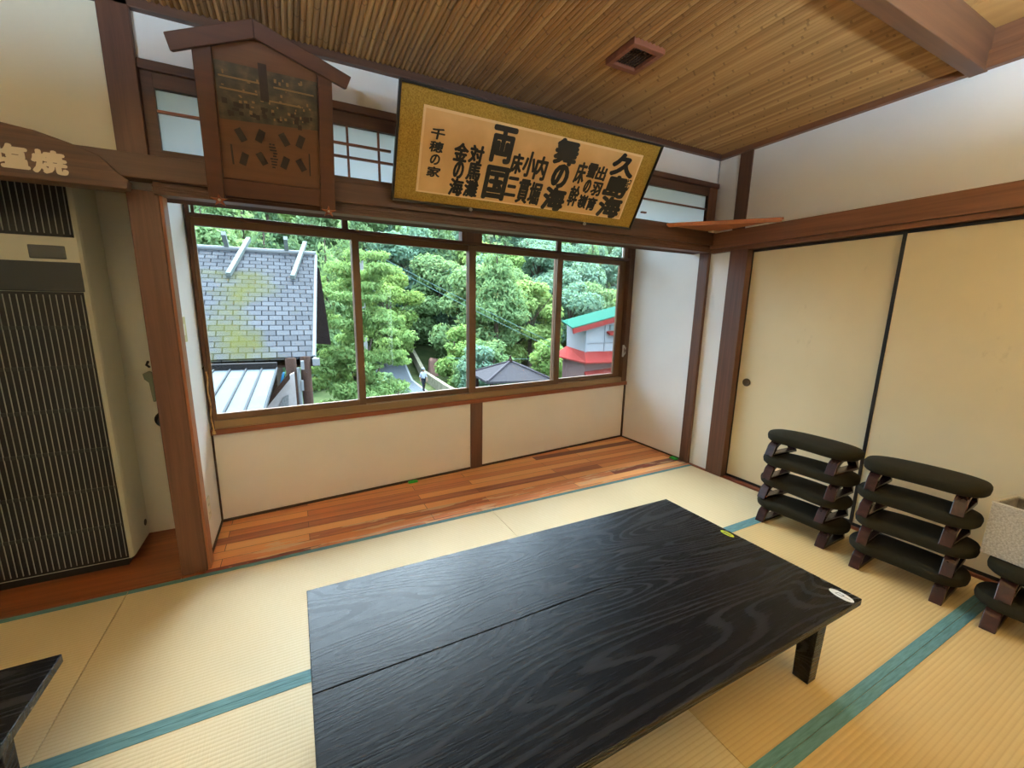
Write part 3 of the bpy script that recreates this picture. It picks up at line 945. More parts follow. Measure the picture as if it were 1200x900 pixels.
MB().lathe([(0.002, 0.0), (0.007, -0.006), (0.010, -0.022), (0.001, -0.026)], (pts[-1][0], pts[-1][1], pts[-1][2]), 'z', 10).build('tassel', M['cord'], cd, local=False)
for k, (x0, y0, x1, y1, lb) in enumerate(((0.712, 2.885, 0.785, 2.915, 'bright green plastic tab on the bay floor under the window, by the white panel'),
                                          (3.012, 2.385, 3.058, 2.452, 'bright green plastic tab on the bay floor at the foot of the corner post'))):
    t = thing('plastic_tab', ((x0 + x1) / 2, (y0 + y1) / 2, 0), lb, 'plastic tab', 'green tabs on the bay floor')
    MB().box(x0, y0, 0.0, x1, y1, 0.012).build('body', M['green_plastic'], t, local=False, bevel=0.004)
    MB().box(x0 + 0.012, y0 + 0.008, 0.012, x1 - 0.012, y1 - 0.008, 0.017).build('cap', M['green_plastic'], t, local=False, bevel=0.002)

# ---- low tables
def low_table(x0, y0, x1, y1, seam, label, skew=0.0):
    t = thing('low_table', ((x0 + x1) / 2, (y0 + y1) / 2, 0), label, 'low table', None)
    zt = 0.33
    MB().hexa([(x0, seam + 0.0008, zt - 0.026), (x1, seam + 0.0008, zt - 0.026), (x1, y1 - skew, zt - 0.026), (x0, y1, zt - 0.026)],
              [(x0, seam + 0.0008, zt), (x1, seam + 0.0008, zt), (x1, y1 - skew, zt), (x0, y1, zt)]).build('top_board', M['table'], t, local=False, bevel=0.0022)
    MB().box(x0, y0, zt - 0.026, x1, seam - 0.0008, zt).build('top_board', M['table'], t, local=False, bevel=0.0022)
    i = 0.06
    ap = MB().box(x0 + i, y0 + i, zt - 0.078, x1 - i, y0 + i + 0.02, zt - 0.026).box(x0 + i, y1 - i - 0.02, zt - 0.078, x1 - i, y1 - i, zt - 0.026)
    ap.box(x0 + i, y0 + i + 0.02, zt - 0.078, x0 + i + 0.02, y1 - i - 0.02, zt - 0.026).box(x1 - i - 0.02, y0 + i + 0.02, zt - 0.078, x1 - i, y1 - i - 0.02, zt - 0.026)
    ap.build('apron', M['table'], t, local=False)
    for cx, cy in ((x0 + 0.135, y0 + 0.072), (x1 - 0.135, y0 + 0.072), (x0 + 0.135, y1 - 0.072), (x1 - 0.135, y1 - 0.072)):
        a, b = 0.030, 0.026
        MB().hexa([(cx - b, cy - b, 0), (cx + b, cy - b, 0), (cx + b, cy + b, 0), (cx - b, cy + b, 0)],
                  [(cx - a, cy - a, zt - 0.027), (cx + a, cy - a, zt - 0.027), (cx + a, cy + a, zt - 0.027), (cx - a, cy + a, zt - 0.027)]).build('leg', M['table'], t, local=False, bevel=0.003)
    return t
tb = low_table(-0.024, 0.56, 1.737, 1.436, 0.996, 'large low black wood-grain table in the middle of the tatami', 0.03)
def ellipse(cx, cy, a, b, ang, n=28):
    return [(cx + a * cos(t) * cos(ang) - b * sin(t) * sin(ang), cy + a * cos(t) * sin(ang) + b * sin(t) * cos(ang)) for t in [2 * pi * k / n for k in range(n)]]
s1 = MB().prism(ellipse(1.706, 1.040, 0.031, 0.014, pi / 2), 0.3302, 0.3312, 'z').build('sticker', M['yellow_sticker'], tb, local=False)
s1['label'] = 'small oval yellow-green sticker with dark bars'
MB().box(1.699, 1.022, 0.3312, 1.703, 1.058, 0.3316).box(1.708, 1.022, 0.3312, 1.712, 1.058, 0.3316).build('sticker_mark', M['rubber'], s1, local=False)
s2 = MB().prism(ellipse(1.690, 0.601, 0.038, 0.019, pi / 2 - 0.1), 0.3302, 0.3312, 'z').build('sticker', M['white_sticker'], tb, local=False)
s2['label'] = 'oval white sticker with a thin outlined mark'
mk = MB().ring([(1.683, 0.598), (1.697, 0.594), (1.698, 0.614), (1.684, 0.618)], [(1.6845, 0.5995), (1.6955, 0.5955), (1.6965, 0.6125), (1.6855, 0.6165)], 0.3312, 0.3315, 'z')
mk.box(1.689, 0.575, 0.3312, 1.6905, 0.598, 0.3315)
mk.build('sticker_mark', M['rubber'], s2, local=False)
low_table(-2.43, 0.566, -0.668, 1.444, 1.0, 'black low table cropped at the picture corner, beside the heater')

# ---- stacked low stools
def pad_mesh():
    """rounded kidney seat: length along y, concave toward -x"""
    n, rings = 40, [(0.0, 0.80), (0.010, 0.95), (0.028, 1.0), (0.043, 0.97), (0.052, 0.88), (0.0565, 0.70), (0.059, 0.40), (0.060, 0.12)]
    vs, fs = [], []
    for hgt, s in rings:
        for k in range(n):
            t = 2 * pi * k / n
            ct, st_ = cos(t), sin(t)
            e = 2.5
            yy = 0.240 * math.copysign(abs(st_) ** (2 / e), st_)
            xx = 0.128 * math.copysign(abs(ct) ** (2 / e), ct)
            if xx < 0:
                xx *= 1 - 0.22 * max(0, 1 - (yy / 0.17) ** 2)
            m_ = min(0.128, 0.05) * (1 - s)
            sc = 1 - (1 - s) * 0.5 if s > 0.75 else s * 0.95
            vs.append((xx * sc, yy * (1 - (1 - sc) * 0.55 if s > 0.75 else sc), 0.0855 + hgt))
    m_ = len(rings)
    for i in range(m_ - 1):
        for k in range(n):
            k2 = (k + 1) % n
            fs.append((i * n + k, i * n + k2, (i + 1) * n + k2, (i + 1) * n + k))
    fs.append(tuple(range(n - 1, -1, -1)))
    fs.append(tuple((m_ - 1) * n + k for k in range(n)))
    return MB().add(vs, fs)
def loop_outline(xb, xt, z0, z1, r, n=5):
    """trapezoid with rounded upper corners"""
    pts = [(-xb, z0), (xb, z0)]
    for k in range(n + 1):
        t = k / n
        pts.append((xt + (xb - xt) * 0.25 * (1 - t) - r * t * t, z1 - r * (1 - t) ** 2 if False else z1 - r * (1 - t)))
    for k in range(n + 1):
        t = 1 - k / n
        pts.append((-(xt + (xb - xt) * 0.25 * (1 - t) - r * t * t), z1 - r * (1 - t)))
    return pts
proto = thing('floor_stool', (0, 0, 0), 'stool', 'low stool', 'low padded stools stacked by the sliding doors')
pad_mesh().build('seat', M['cushion'], proto, smooth=True)
for sy in (-0.165, 0.165):
    lp = MB().ring(loop_outline(0.128, 0.098, 0.0, 0.088, 0.034), loop_outline(0.106, 0.078, 0.016, 0.072, 0.03), sy - 0.024, sy + 0.024, 'y')
    lp.build('leg', M['stool_wood'], proto, bevel=0.003)
ST = []
for i, (dx, dy, rz) in enumerate(((0, 0, 2), (0.012, 0.012, -3), (-0.004, -0.004, 3), (0.01, 0.002, -2))):
    ST.append((2.735 + dx, 1.238 + dy, i, rz, 1))
for i, (dx, dy, rz) in enumerate(((0, 0, 4), (0.004, -0.006, 6), (-0.006, 0.004, 2), (0.012, 0.004, 5))):
    ST.append((2.70 + dx, 0.745 + dy, i, rz, 2))
for i, (dx, dy, rz) in enumerate(((0, 0, 3), (0.02, -0.012, 5))):
    ST.append((2.69 + dx, 0.262 + dy, i, rz, 3))
W = ['lowest', 'second up', 'third up', 'topmost']
PL = {1: 'in the stack between window bay and black door stile', 2: 'in the middle stack between the two other stacks', 3: 'in the short stack under the linen box'}
for q, (x, y, i, rz, s) in enumerate(ST):
    o = proto if q == 0 else copy_tree(proto)
    o.location = (x, y, 0.1455 * i if s == 1 else 0.1455 * i)
    o.rotation_euler = (0, 0, radians(rz))
    o.scale = (1, 0.91, 1) if s == 2 else (1, 1, 1)
    wl = W[i] if s < 3 else ('lower stool' if i == 0 else 'upper stool')
    o['label'] = 'olive low stool, %s %s' % (wl, PL[s])
bxo = thing('linen_box', (2.735, 0.36, 0.2915), 'open-topped grey linen storage box on the short stack of stools', 'storage box', rot=(0, 0, radians(-8)))
a, b, hh, th = 0.095, 0.14, 0.235, 0.006
out = [(-a, -b), (a, -b), (a, b), (-a, b)]
inn = [(-a + th, -b + th), (a - th, -b + th), (a - th, b - th), (-a + th, b - th)]
MB().ring(out, inn, 0.0, hh, 'z').box(-a + th, -b + th, 0, a - th, b - th, 0.006).build('body', M['linen'], bxo, bevel=0.002)
inn2 = [(-a + 2 * th, -b + 2 * th), (a - 2 * th, -b + 2 * th), (a - 2 * th, b - 2 * th), (-a + 2 * th, b - 2 * th)]
MB().ring(inn, inn2, 0.007, hh - 0.004, 'z').build('lining', M['linen_dark'], bxo)
e = 0.002
rimo = [(-a - e, -b - e), (a + e, -b - e), (a + e, b + e), (-a - e, b + e)]
MB().ring(rimo, inn, hh, hh + 0.005, 'z').build('rim_piping', plain('pale_piping', rgb(206, 198, 184), 0.7), bxo, bevel=0.001)

# ------------------------------------------------------------------ outdoors
GZ = -4.6
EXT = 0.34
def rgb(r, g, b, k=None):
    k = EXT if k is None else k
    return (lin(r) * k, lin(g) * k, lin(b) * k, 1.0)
_plain = plain
def plain(name, c, rough=0.6, metal=0.0, noise=0.0, nscale=20.0, c2=None, bumpy=0.0, spec=0.06):
    """weathered outdoor surfaces are matt"""
    return _plain(name, c, max(rough, 0.7), metal * 0.3, noise, nscale, c2, bumpy, spec)
def leaf_mat(name, c1, c2, trans=0.35):
    m, nt, p = new_mat(name)
    nt.nodes.remove(p)
    out = nt.nodes['Material Output']
    gm = N(nt, 'ShaderNodeNewGeometry')
    oi = N(nt, 'ShaderNodeObjectInfo')
    no = N(nt, 'ShaderNodeTexNoise', Scale=0.7, Detail=3.0)
    nt.links.new(coords(nt), no.inputs['Vector'])
    f = math_(nt, 'ADD', math_(nt, 'MULTIPLY', gm.outputs['Random Per Island'], 0.45), math_(nt, 'MULTIPLY', oi.outputs['Random'], 0.3))
    f = math_(nt, 'ADD', f, math_(nt, 'MULTIPLY', no.outputs['Fac'], 0.3))
    c = ramp(nt, f, [(0.2, c1), (0.85, c2)])
    d = N(nt, 'ShaderNodeBsdfDiffuse')
    t = N(nt, 'ShaderNodeBsdfTranslucent')
    nt.links.new(c, d.inputs['Color'])
    nt.links.new(mixc(nt, 0.5, c, (c2[0] * 1.3, c2[1] * 1.3, c2[2] * 0.8, 1)), t.inputs['Color'])
    mx = N(nt, 'ShaderNodeMixShader')
    mx.inputs[0].default_value = trans
    nt.links.new(d.outputs[0], mx.inputs[1])
    nt.links.new(t.outputs[0], mx.inputs[2])
    nt.links.new(mx.outputs[0], out.inputs['Surface'])
    return m
LM = {
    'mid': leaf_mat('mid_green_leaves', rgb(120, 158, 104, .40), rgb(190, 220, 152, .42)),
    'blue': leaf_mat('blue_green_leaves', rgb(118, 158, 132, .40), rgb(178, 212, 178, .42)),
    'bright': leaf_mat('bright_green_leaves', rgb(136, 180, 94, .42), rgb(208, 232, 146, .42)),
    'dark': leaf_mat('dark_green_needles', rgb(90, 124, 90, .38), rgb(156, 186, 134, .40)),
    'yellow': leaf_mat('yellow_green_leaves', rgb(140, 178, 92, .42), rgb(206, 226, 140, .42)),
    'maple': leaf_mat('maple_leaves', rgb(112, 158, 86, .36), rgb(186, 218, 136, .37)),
}
M['bark'] = wood('tree_bark', rgb(84, 66, 50), rgb(124, 100, 78), 'z', 0.9, 8, 0.5)

def leaves(name, centres, radii, count, size, parent, mat, flat=1.0, droop=0.0, rs=None, shell=0.35):
    """count small leaf blades scattered through round sprays, as one mesh"""
    rng = rs
    C = np.array(centres, float)
    R_ = np.array(radii, float)
    w = R_[:, 0] * R_[:, 1]
    k = rng.choice(len(C), count, p=w / w.sum())
    d = rng.normal(size=(count, 3))
    d /= np.linalg.norm(d, axis=1)[:, None]
    rad = rng.random(count) ** shell
    pos = C[k] + d * R_[k] * rad[:, None]
    nrm = d * np.array([1, 1, 1.2]) + rng.normal(size=(count, 3)) * 0.55 + np.array([0, 0, 0.35 * flat])
    nrm /= np.linalg.norm(nrm, axis=1)[:, None]
    a = np.cross(nrm, rng.normal(size=(count, 3)))
    a[:, 2] -= droop
    a /= np.linalg.norm(a, axis=1)[:, None] + 1e-9
    b = np.cross(nrm, a)
    s = size * (0.6 + 0.8 * rng.random(count))[:, None]
    quad = np.stack([pos - a * s, pos - b * s * 0.42, pos + a * s, pos + b * s * 0.42], 1).reshape(-1, 3)
    me = bpy.data.meshes.new(name)
    me.vertices.add(count * 4)
    me.vertices.foreach_set('co', quad.astype(np.float32).ravel())
    me.loops.add(count * 4)
    me.loops.foreach_set('vertex_index', np.arange(count * 4, dtype=np.int32))
    me.polygons.add(count)
    me.polygons.foreach_set('loop_start', np.arange(0, count * 4, 4, dtype=np.int32))
    me.polygons.foreach_set('loop_total', np.full(count, 4, dtype=np.int32))
    me.update()
    me.validate()
    me.materials.append(mat)
    ob = bpy.data.objects.new(name, me)
    COL.objects.link(ob)
    ob.parent = parent
    return ob

def branches(mb, top, hgt, n, rng, spread):
    for k in range(n):
        t = 2 * pi * k / n + rng.random()
        z0 = hgt * (0.35 + 0.4 * rng.random())
        e = Vector((cos(t) * spread, sin(t) * spread, z0 + hgt * 0.3))
        mb.tube([(0, 0, z0), tuple(e * 0.5 + Vector((0, 0, z0 * 0.5))), tuple(e)], 0.07, 6, radii=[0.10, 0.07, 0.03])

def make_broad(name, label, group, mat, H, Rr, count, size, seed, low=0.25):
    rng = np.random.default_rng(seed)
    t = thing(name, (0, 0, 0), label, 'tree', group)
    C, R_ = [], []
    for k in range(30):
        u = rng.random()
        z = H * (low + (0.97 - low) * u)
        env = Rr * sqrt(max(0.08, 1 - ((u - 0.42) / 0.62) ** 2))
        th = rng.random() * 2 * pi
        q = env * (0.35 + 0.6 * rng.random())
        C.append((q * cos(th), q * sin(th), z))
        r = Rr * (0.26 + 0.2 * rng.random())
        R_.append((r, r, r * 0.72))
    leaves('crown', C, R_, count, size, t, mat, rs=rng)
    tr = MB().tube([(0, 0, -0.4), (0.1, 0.05, H * 0.35), (-0.05, 0.1, H * 0.8)], 0.2, 8, radii=[0.26, 0.19, 0.07])
    branches(tr, None, H, 6, rng, Rr * 0.6)
    tr.build('trunk', M['bark'], t)
    return t

def make_conifer(name, label, group, mat, H, Rr, count, size, seed, low=0.2):
    rng = np.random.default_rng(seed)
    t = thing(name, (0, 0, 0), label, 'tree', group)
    C, R_ = [], []
    L = 13
    for i in range(L):
        u = i / (L - 1)
        z = H * (low + (1 - low) * u)
        env = Rr * (1 - u) ** 0.8 + 0.12
        m_ = max(2, int(7 * (1 - u)) + 2)
        for k in range(m_):
            th = 2 * pi * (k + rng.random() * 0.7) / m_
            q = env * (0.45 + 0.35 * rng.random())
            C.append((q * cos(th), q * sin(th), z - 0.12 * env + 0.2 * rng.normal()))
            R_.append((env * 0.42 + 0.1, env * 0.42 + 0.1, 0.30 + 0.16 * env))
    leaves('crown', C, R_, count, size, t, mat, droop=0.8, rs=rng)
    MB().tube([(0, 0, -0.4), (0, 0, H * 0.5), (0, 0, H * 0.97)], 0.2, 8, radii=[0.27, 0.18, 0.03]).build('trunk', M['bark'], t)
    return t

def put(o, x, y, z, s, rz):
    o.location = (x, y, z)
    o.scale = (s, s, s)
    o.rotation_euler = (0, 0, rz)
    return o

# ground and the wooded slope
def slope_z(x, y):
    t = max(0.0, y - 36.0 - 0.10 * max(0, x - 6))
    return GZ + 0.62 * t + 0.3 * sin(x * 0.4) * min(1, t / 8)
g = MB()
nx_, ny_ = 40, 40
for j in range(ny_ + 1):
    for i in range(nx_ + 1):
        xx = -40 + 140 * i / nx_
        yy = 3.6 + 76 * j / ny_
        g.v.append((xx, yy, slope_z(xx, yy)))
for j in range(ny_):
    for i in range(nx_):
        a = j * (nx_ + 1) + i
        g.f.append((a, a + 1, a + nx_ + 2, a + nx_ + 1))
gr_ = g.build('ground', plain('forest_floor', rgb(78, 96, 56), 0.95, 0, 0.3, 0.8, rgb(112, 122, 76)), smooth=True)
struct(gr_)

# lane with painted edge lines
asph = plain('pale_asphalt', rgb(150, 158, 164, .2), 0.85, 0, 0.06, 3)
RL = [(5.05, 18.0), (5.25, 24.0), (5.35, 27.4), (5.6, 32.0), (6.6, 38.0), (9.0, 45.5)]
RR = [(8.4, 18.0), (8.35, 24.0), (8.32, 27.7), (8.6, 33.0), (9.1, 39.0), (10.4, 44.5)]
rd = MB()
def rz_(p):
    return slope_z(p[0], p[1]) + 0.03
for i in range(len(RL) - 1):
    q = [RL[i], RR[i], RR[i + 1], RL[i + 1]]
    rd.slab([(p[0], p[1], rz_(p)) for p in q], (0, 0, -0.12))
struct(rd.build('road', asph))
def stripe(P, w):
    mb = MB()
    for i in range(len(P) - 1):
        a, b = P[i], P[i + 1]
        mb.slab([(a[0], a[1], rz_(a) + 0.012), (a[0] + w, a[1], rz_(a) + 0.012), (b[0] + w, b[1], rz_(b) + 0.012), (b[0], b[1], rz_(b) + 0.012)], (0, 0, -0.01))
    return mb
white_paint = plain('white_road_paint', rgb(228, 230, 228, .22), 0.7, 0, 0.05, 4)
for P, side in ((RL, 'verge under the maple'), (RR, 'low stone wall')):
    tag(stripe(P, 0.16).build('road_line', white_paint), 'white painted edge line of the lane along the %s' % side, 'road line')
pm = MB()
for k in range(3):
    pm.box(5.75 + k * 0.36, 26.9, rz_((5.8, 27)) + 0.012, 6.0 + k * 0.36, 28.3, rz_((5.8, 27)) + 0.018)
tag(pm.build('road_marking', plain('purple_road_paint', rgb(190, 120, 206), 0.7)), 'purple painted patch on the lane close to the maple', 'road marking')
wl = MB()
W0 = [(9.0, 22.0), (9.14, 26.3), (9.6, 33.0), (10.1, 39.0), (11.0, 43.0)]
for i in range(len(W0) - 1):
    a, b = W0[i], W0[i + 1]
    za, zb = slope_z(*a), slope_z(*b)
    wl.hexa([(a[0], a[1], za - 0.1), (a[0] + 0.3, a[1], za - 0.1), (b[0] + 0.3, b[1], zb - 0.1), (b[0], b[1], zb - 0.1)],
            [(a[0], a[1], za + 0.75), (a[0] + 0.3, a[1], za + 0.75), (b[0] + 0.3, b[1], zb + 0.75), (b[0], b[1], zb + 0.75)])
tag(wl.build('stone_wall', plain('pale_stone', rgb(150, 146, 118), 0.9, 0, 0.15, 3, rgb(196, 184, 156))), 'low mossy stone wall running along the far side of the lane', 'wall')
rk = MB()
rk.hexa([(10.6, 34.2, -4.8), (12.4, 34.2, -4.8), (12.3, 35.8, -4.8), (10.7, 35.6, -4.8)], [(10.7, 34.4, -3.1), (12.0, 34.5, -3.4), (12.0, 35.5, -3.2), (10.9, 35.3, -2.9)])
rko = rk.build('boulder', plain('reddish_stone', rgb(196, 150, 132), 0.9, 0, 0.2, 1.2), bevel=0.25, seg=3)
tag(rko, 'reddish boulder behind the wall beyond the walking person', 'rock')

# person on the lane
def person(loc, rz):
    t = thing('person', loc, 'person in white top and dark trousers walking on the lane with a pale cap', 'person', rot=(0, 0, rz))
    J = {'pelvis': (0, 0, .88, .115), 'waist': (0, 0, 1.02, .11), 'chest': (0, -.01, 1.24, .135), 'neck': (0, 0, 1.40, .055), 'head0': (0, -.01, 1.47, .075), 'head1': (0, -.01, 1.57, .092), 'head2': (0, 0, 1.655, .07)}
    E_ = [('pelvis', 'waist'), ('waist', 'chest'), ('chest', 'neck'), ('neck', 'head0'), ('head0', 'head1'), ('head1', 'head2')]
    for s, k in ((-1, 'l'), (1, 'r')):
        st_ = 0.16 * s
        J.update({'hip' + k: (.085 * s, 0, .84, .085), 'knee' + k: (.09 * s, -.07 + st_ * .4, .47, .058), 'ank' + k: (.09 * s, st_, .085, .04), 'toe' + k: (.095 * s, st_ - .16, .03, .034),
                  'sho' + k: (.17 * s, 0, 1.33, .06), 'elb' + k: (.225 * s, .03 - st_ * .4, 1.06, .043), 'wri' + k: (.22 * s, -.06 - st_ * .6, .84, .03), 'pal' + k: (.215 * s, -.08 - st_ * .6, .77, .034)})
        E_ += [('pelvis', 'hip' + k), ('hip' + k, 'knee' + k), ('knee' + k, 'ank' + k), ('ank' + k, 'toe' + k), ('chest', 'sho' + k), ('sho' + k, 'elb' + k), ('elb' + k, 'wri' + k), ('wri' + k, 'pal' + k)]
        for fi in range(5):
            nm = 'f%d%s' % (fi, k)
            px, py, pz, _ = J['pal' + k]
            if fi == 4:
                J[nm] = (px - .02 * s, py - .045, pz - .02, .011)
            else:
                J[nm] = (px + .004 * s, py - .03 + .02 * fi, pz - (.085, .095, .09, .07)[fi], .010)
            E_.append(('pal' + k, nm))
    names = list(J)
    me = bpy.data.meshes.new('body')
    me.from_pydata([J[n][:3] for n in names], [(names.index(a), names.index(b)) for a, b in E_], [])
    ob = bpy.data.objects.new('body', me)
    COL.objects.link(ob)
    ob.parent = t
    sk = ob.modifiers.new('skin', 'SKIN')
    sub = ob.modifiers.new('smooth', 'SUBSURF')
    sub.levels = sub.render_levels = 1
    for i, n in enumerate(names):
        r = J[n][3]
        me.skin_vertices[0].data[i].radius = (r, r)
    me.skin_vertices[0].data[names.index('pelvis')].use_root = True
    me.materials.append(plain('skin', rgb(206, 160, 130), 0.6))
    dg = bpy.context.evaluated_depsgraph_get()
    m2 = bpy.data.meshes.new_from_object(ob.evaluated_get(dg))
    ob.modifiers.clear()
    ob.data = m2
    # clothes: shells taken from the body surface, pushed out a little
    def cloth(name, keep, mat, off):
        bm = bmesh.new()
        bm.from_mesh(m2)
        bm.normal_update()
        dele = [f for f in bm.faces if not keep(f.calc_center_median())]
        bmesh.ops.delete(bm, geom=dele, context='FACES')
        for v in bm.verts:
            v.co += v.normal * off
        mm = bpy.data.meshes.new(name)
        bm.to_mesh(mm)
        bm.free()
        mm.materials.clear()
        mm.materials.append(mat)
        for p in mm.polygons:
            p.use_smooth = True
        oo = bpy.data.objects.new(name, mm)
        COL.objects.link(oo)
        oo.parent = t
    cloth('shirt', lambda c: 0.92 < c.z < 1.40 and not (abs(c.x) > 0.17 and c.z < 1.02), plain('white_cotton', rgb(222, 228, 236), 0.8), 0.016)
    cloth('trousers', lambda c: 0.10 < c.z < 0.96 and abs(c.x) < 0.17, plain('dark_cotton', rgb(44, 48, 60), 0.8), 0.018)
    shoe = plain('dark_shoe', rgb(40, 36, 36), 0.6)
    cloth('shoe', lambda c: c.z <= 0.10 and c.x < 0, shoe, 0.008)
    cloth('shoe', lambda c: c.z <= 0.10 and c.x > 0, shoe, 0.008)
    MB().lathe([(0.105, 1.60), (0.10, 1.66), (0.07, 1.735), (0.001, 1.75)], (0, 0, 0), 'z', 16).prism([(-.07, -.09), (.07, -.09), (.05, -.18), (-.05, -.18)], 1.60, 1.612, 'z').build('cap', plain('pale_blue_cap', rgb(196, 206, 220), 0.8), t, smooth=True)
    feat = plain('dark_features', rgb(70, 44, 40), 0.5)
    for sx in (-1, 1):
        MB().lathe([(0.001, -0.006), (0.010, -0.003), (0.010, 0.0), (0.001, 0.003)], (sx * 0.034, -0.098, 1.575), 'y', 8).build('eye', feat, t)
    MB().box(-.02, -.098, 1.508, .02, -.088, 1.514).build('mouth', feat, t)
    MB().prism([(-.011, 1.535), (.011, 1.535), (0.0, 1.575)], -.115, -.085, 'y').build('nose', plain('skin_nose', rgb(200, 152, 122), 0.6), t)
    MB().lathe([(0.02, 1.46), (0.085, 1.49), (0.10, 1.57), (0.10, 1.62)], (0, 0.018, 0), 'z', 16).build('hair', plain('black_hair', rgb(30, 26, 26), 0.5), t, smooth=True)
    return t
person((8.25, 28.2, slope_z(8.25, 28.2) + 0.03), radians(10))

# thatch-like shingled house on the near side, with crossed ridge poles
def mat_shingle():
    m, nt, p = new_mat('grey_shingle_roof')
    tc = nt.nodes.new('ShaderNodeTexCoord')
    br = N(nt, 'ShaderNodeTexBrick')
    br.offset = 0.5
    br.inputs['Scale'].default_value = 1.0
    br.inputs['Brick Width'].default_value = 0.235
    br.inputs['Row Height'].default_value = 0.155
    br.inputs['Mortar Size'].default_value = 0.0105
    br.inputs['Mortar Smooth'].default_value = 0.1
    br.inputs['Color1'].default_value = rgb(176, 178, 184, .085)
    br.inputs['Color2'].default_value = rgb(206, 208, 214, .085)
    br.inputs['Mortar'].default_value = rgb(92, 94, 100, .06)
    nt.links.new(tc.outputs['UV'], br.inputs['Vector'])
    no = N(nt, 'ShaderNodeTexNoise', Scale=0.9, Detail=7.0, Roughness=0.65)
    mp = nt.nodes.new('ShaderNodeMapping')
    mp.inputs['Location'].default_value = (2.2, 0.4, 0)
    nt.links.new(tc.outputs['UV'], mp.inputs['Vector'])
    nt.links.new(mp.outputs['Vector'], no.inputs['Vector'])
    sp = N(nt, 'ShaderNodeSeparateXYZ')
    nt.links.new(tc.outputs['UV'], sp.inputs[0])
    # moss lies in one broad band down the slope with patches round it
    d = math_(nt, 'ABSOLUTE', math_(nt, 'SUBTRACT', sp.outputs['X'], -1.22))
    f = math_(nt, 'SUBTRACT', no.outputs['Fac'], math_(nt, 'MULTIPLY', d, 0.30))
    f = math_(nt, 'SUBTRACT', f, math_(nt, 'MULTIPLY', math_(nt, 'MAXIMUM', math_(nt, 'SUBTRACT', sp.outputs['Y'], 2.7), 0), 0.6))
    k = ramp(nt, f, [(0.30, (0, 0, 0, 1)), (0.54, (1, 1, 1, 1))])
    c = mixc(nt, math_(nt, 'MULTIPLY', k, 0.8), br.outputs['Color'], rgb(192, 190, 84, .085))
    nt.links.new(c, p.inputs['Base Color'])
    p.inputs['Roughness'].default_value = 0.9
    p.inputs['Specular IOR Level'].default_value = 0.03
    bump(nt, p, math_(nt, 'SUBTRACT', 1.0, br.outputs['Fac']), 0.5, 0.02)
    return m
hs = thing('shingled_house', (-2.0, 9.5, GZ), 'grey shingled house with crossed ridge poles and moss on its roof, beside the window', 'house')
E0, E1 = Vector((-7.0, 8.0, 0.475)), Vector((0.308, 8.0, 0.445))
R0, R1 = Vector((-7.0, 11.0, 2.52)), Vector((0.622, 11.0, 2.56))
def roof_slab(a, b, c, d, name, mat, parent, th=0.14):
    """quad a,b (low edge) c,d (high edge) with thickness and UVs in metres"""
    mb = MB().slab([tuple(a), tuple(b), tuple(c), tuple(d)], (0, 0, -th))
    o = mb.build(name, mat, parent, local=False)
    uv = o.data.uv_layers.new(name='slope')
    n = (b - a).normalized()
    up = ((d - a) - n * (d - a).dot(n)).normalized()
    base = Vector(parent.location)
    for lp in o.data.loops:
        co = o.data.vertices[lp.vertex_index].co + base
        uv.data[lp.index].uv = ((co - Vector((0.3, a.y, a.z))).dot(n), (co - a).dot(up))
    return o
roof_slab(E0, E1, R1, R0, 'roof_slope', mat_shingle(), hs)
bk0, bk1 = Vector((-7.0, 14.0, 0.45)), Vector((0.55, 14.0, 0.45))
roof_slab(bk1, bk0, R0, R1, 'roof_slope', bpy.data.materials['grey_shingle_roof'], hs)
M['pale_trim'] = plain('pale_roof_trim', rgb(214, 216, 216, .16), 0.6)
M['house_brown'] = wood('house_dark_timber', rgb(86, 62, 52, .16), rgb(112, 84, 72, .16), 'z', 0.9, 10, 0.2)
M['house_brown'].node_tree.nodes['Principled BSDF'].inputs['Specular IOR Level'].default_value = 0.04
MB().tube([tuple(E1 + Vector((0.0, 0, 0.0))), tuple(R1 + Vector((0.0, 0, 0.0)))], 0.035, 6).build('verge_trim', M['pale_trim'], hs, local=False)
MB().tube([tuple(R0 + Vector((0, 0, 0.03))), tuple(R1 + Vector((0, 0, 0.03)))], 0.055, 8).build('ridge_cap', M['pale_trim'], hs, local=False)
MB().slab([(-7, 8.0, 0.30), (0.30, 8.0, 0.27), (0.30, 8.0, 0.41), (-7, 8.0, 0.44)], (0, 0.05, 0)).build('fascia', M['house_brown'], hs, local=False)
MB().prism([(0.54, 2.50), (0.50, 0.42), (0.86, 0.38), (0.70, 2.25)], 11.25, 11.40, 'y').build('gable_board', plain('dark_gable_board', rgb(70, 56, 54, .2), 0.8), hs, local=False)
MB().box(-7, 8.8, GZ, -0.35, 13.2, 0.55).build('house_wall', plain('timber_wall', rgb(112, 92, 80, .15), 0.9, 0, 0.12, 4), hs, local=False)
for x in (-1.14, 0.045, -4.2):
    for s in (-1, 1):
        p0 = Vector((x + 0.03 * s, 11.0 - 0.95 * s, 1.96))
        p1 = Vector((x + 0.03 * s + (0.34 if s > 0 else -0.02), 11.0 + 0.30 * s, 2.86))
        d = (p1 - p0).normalized()
        sx_ = Vector((0.042, 0, 0))
        n_ = d.cross(Vector((1, 0, 0))).normalized() * 0.05
        MB().hexa([p0 - sx_ - n_, p0 + sx_ - n_, p0 + sx_ + n_, p0 - sx_ + n_], [p1 - sx_ - n_, p1 + sx_ - n_, p1 + sx_ + n_, p1 - sx_ + n_]).build('ridge_pole', plain('pale_green_grey_pole', rgb(196, 208, 200, .18), 0.7) if 'pale_green_grey_pole' not in bpy.data.materials else bpy.data.materials['pale_green_grey_pole'], hs, local=False)
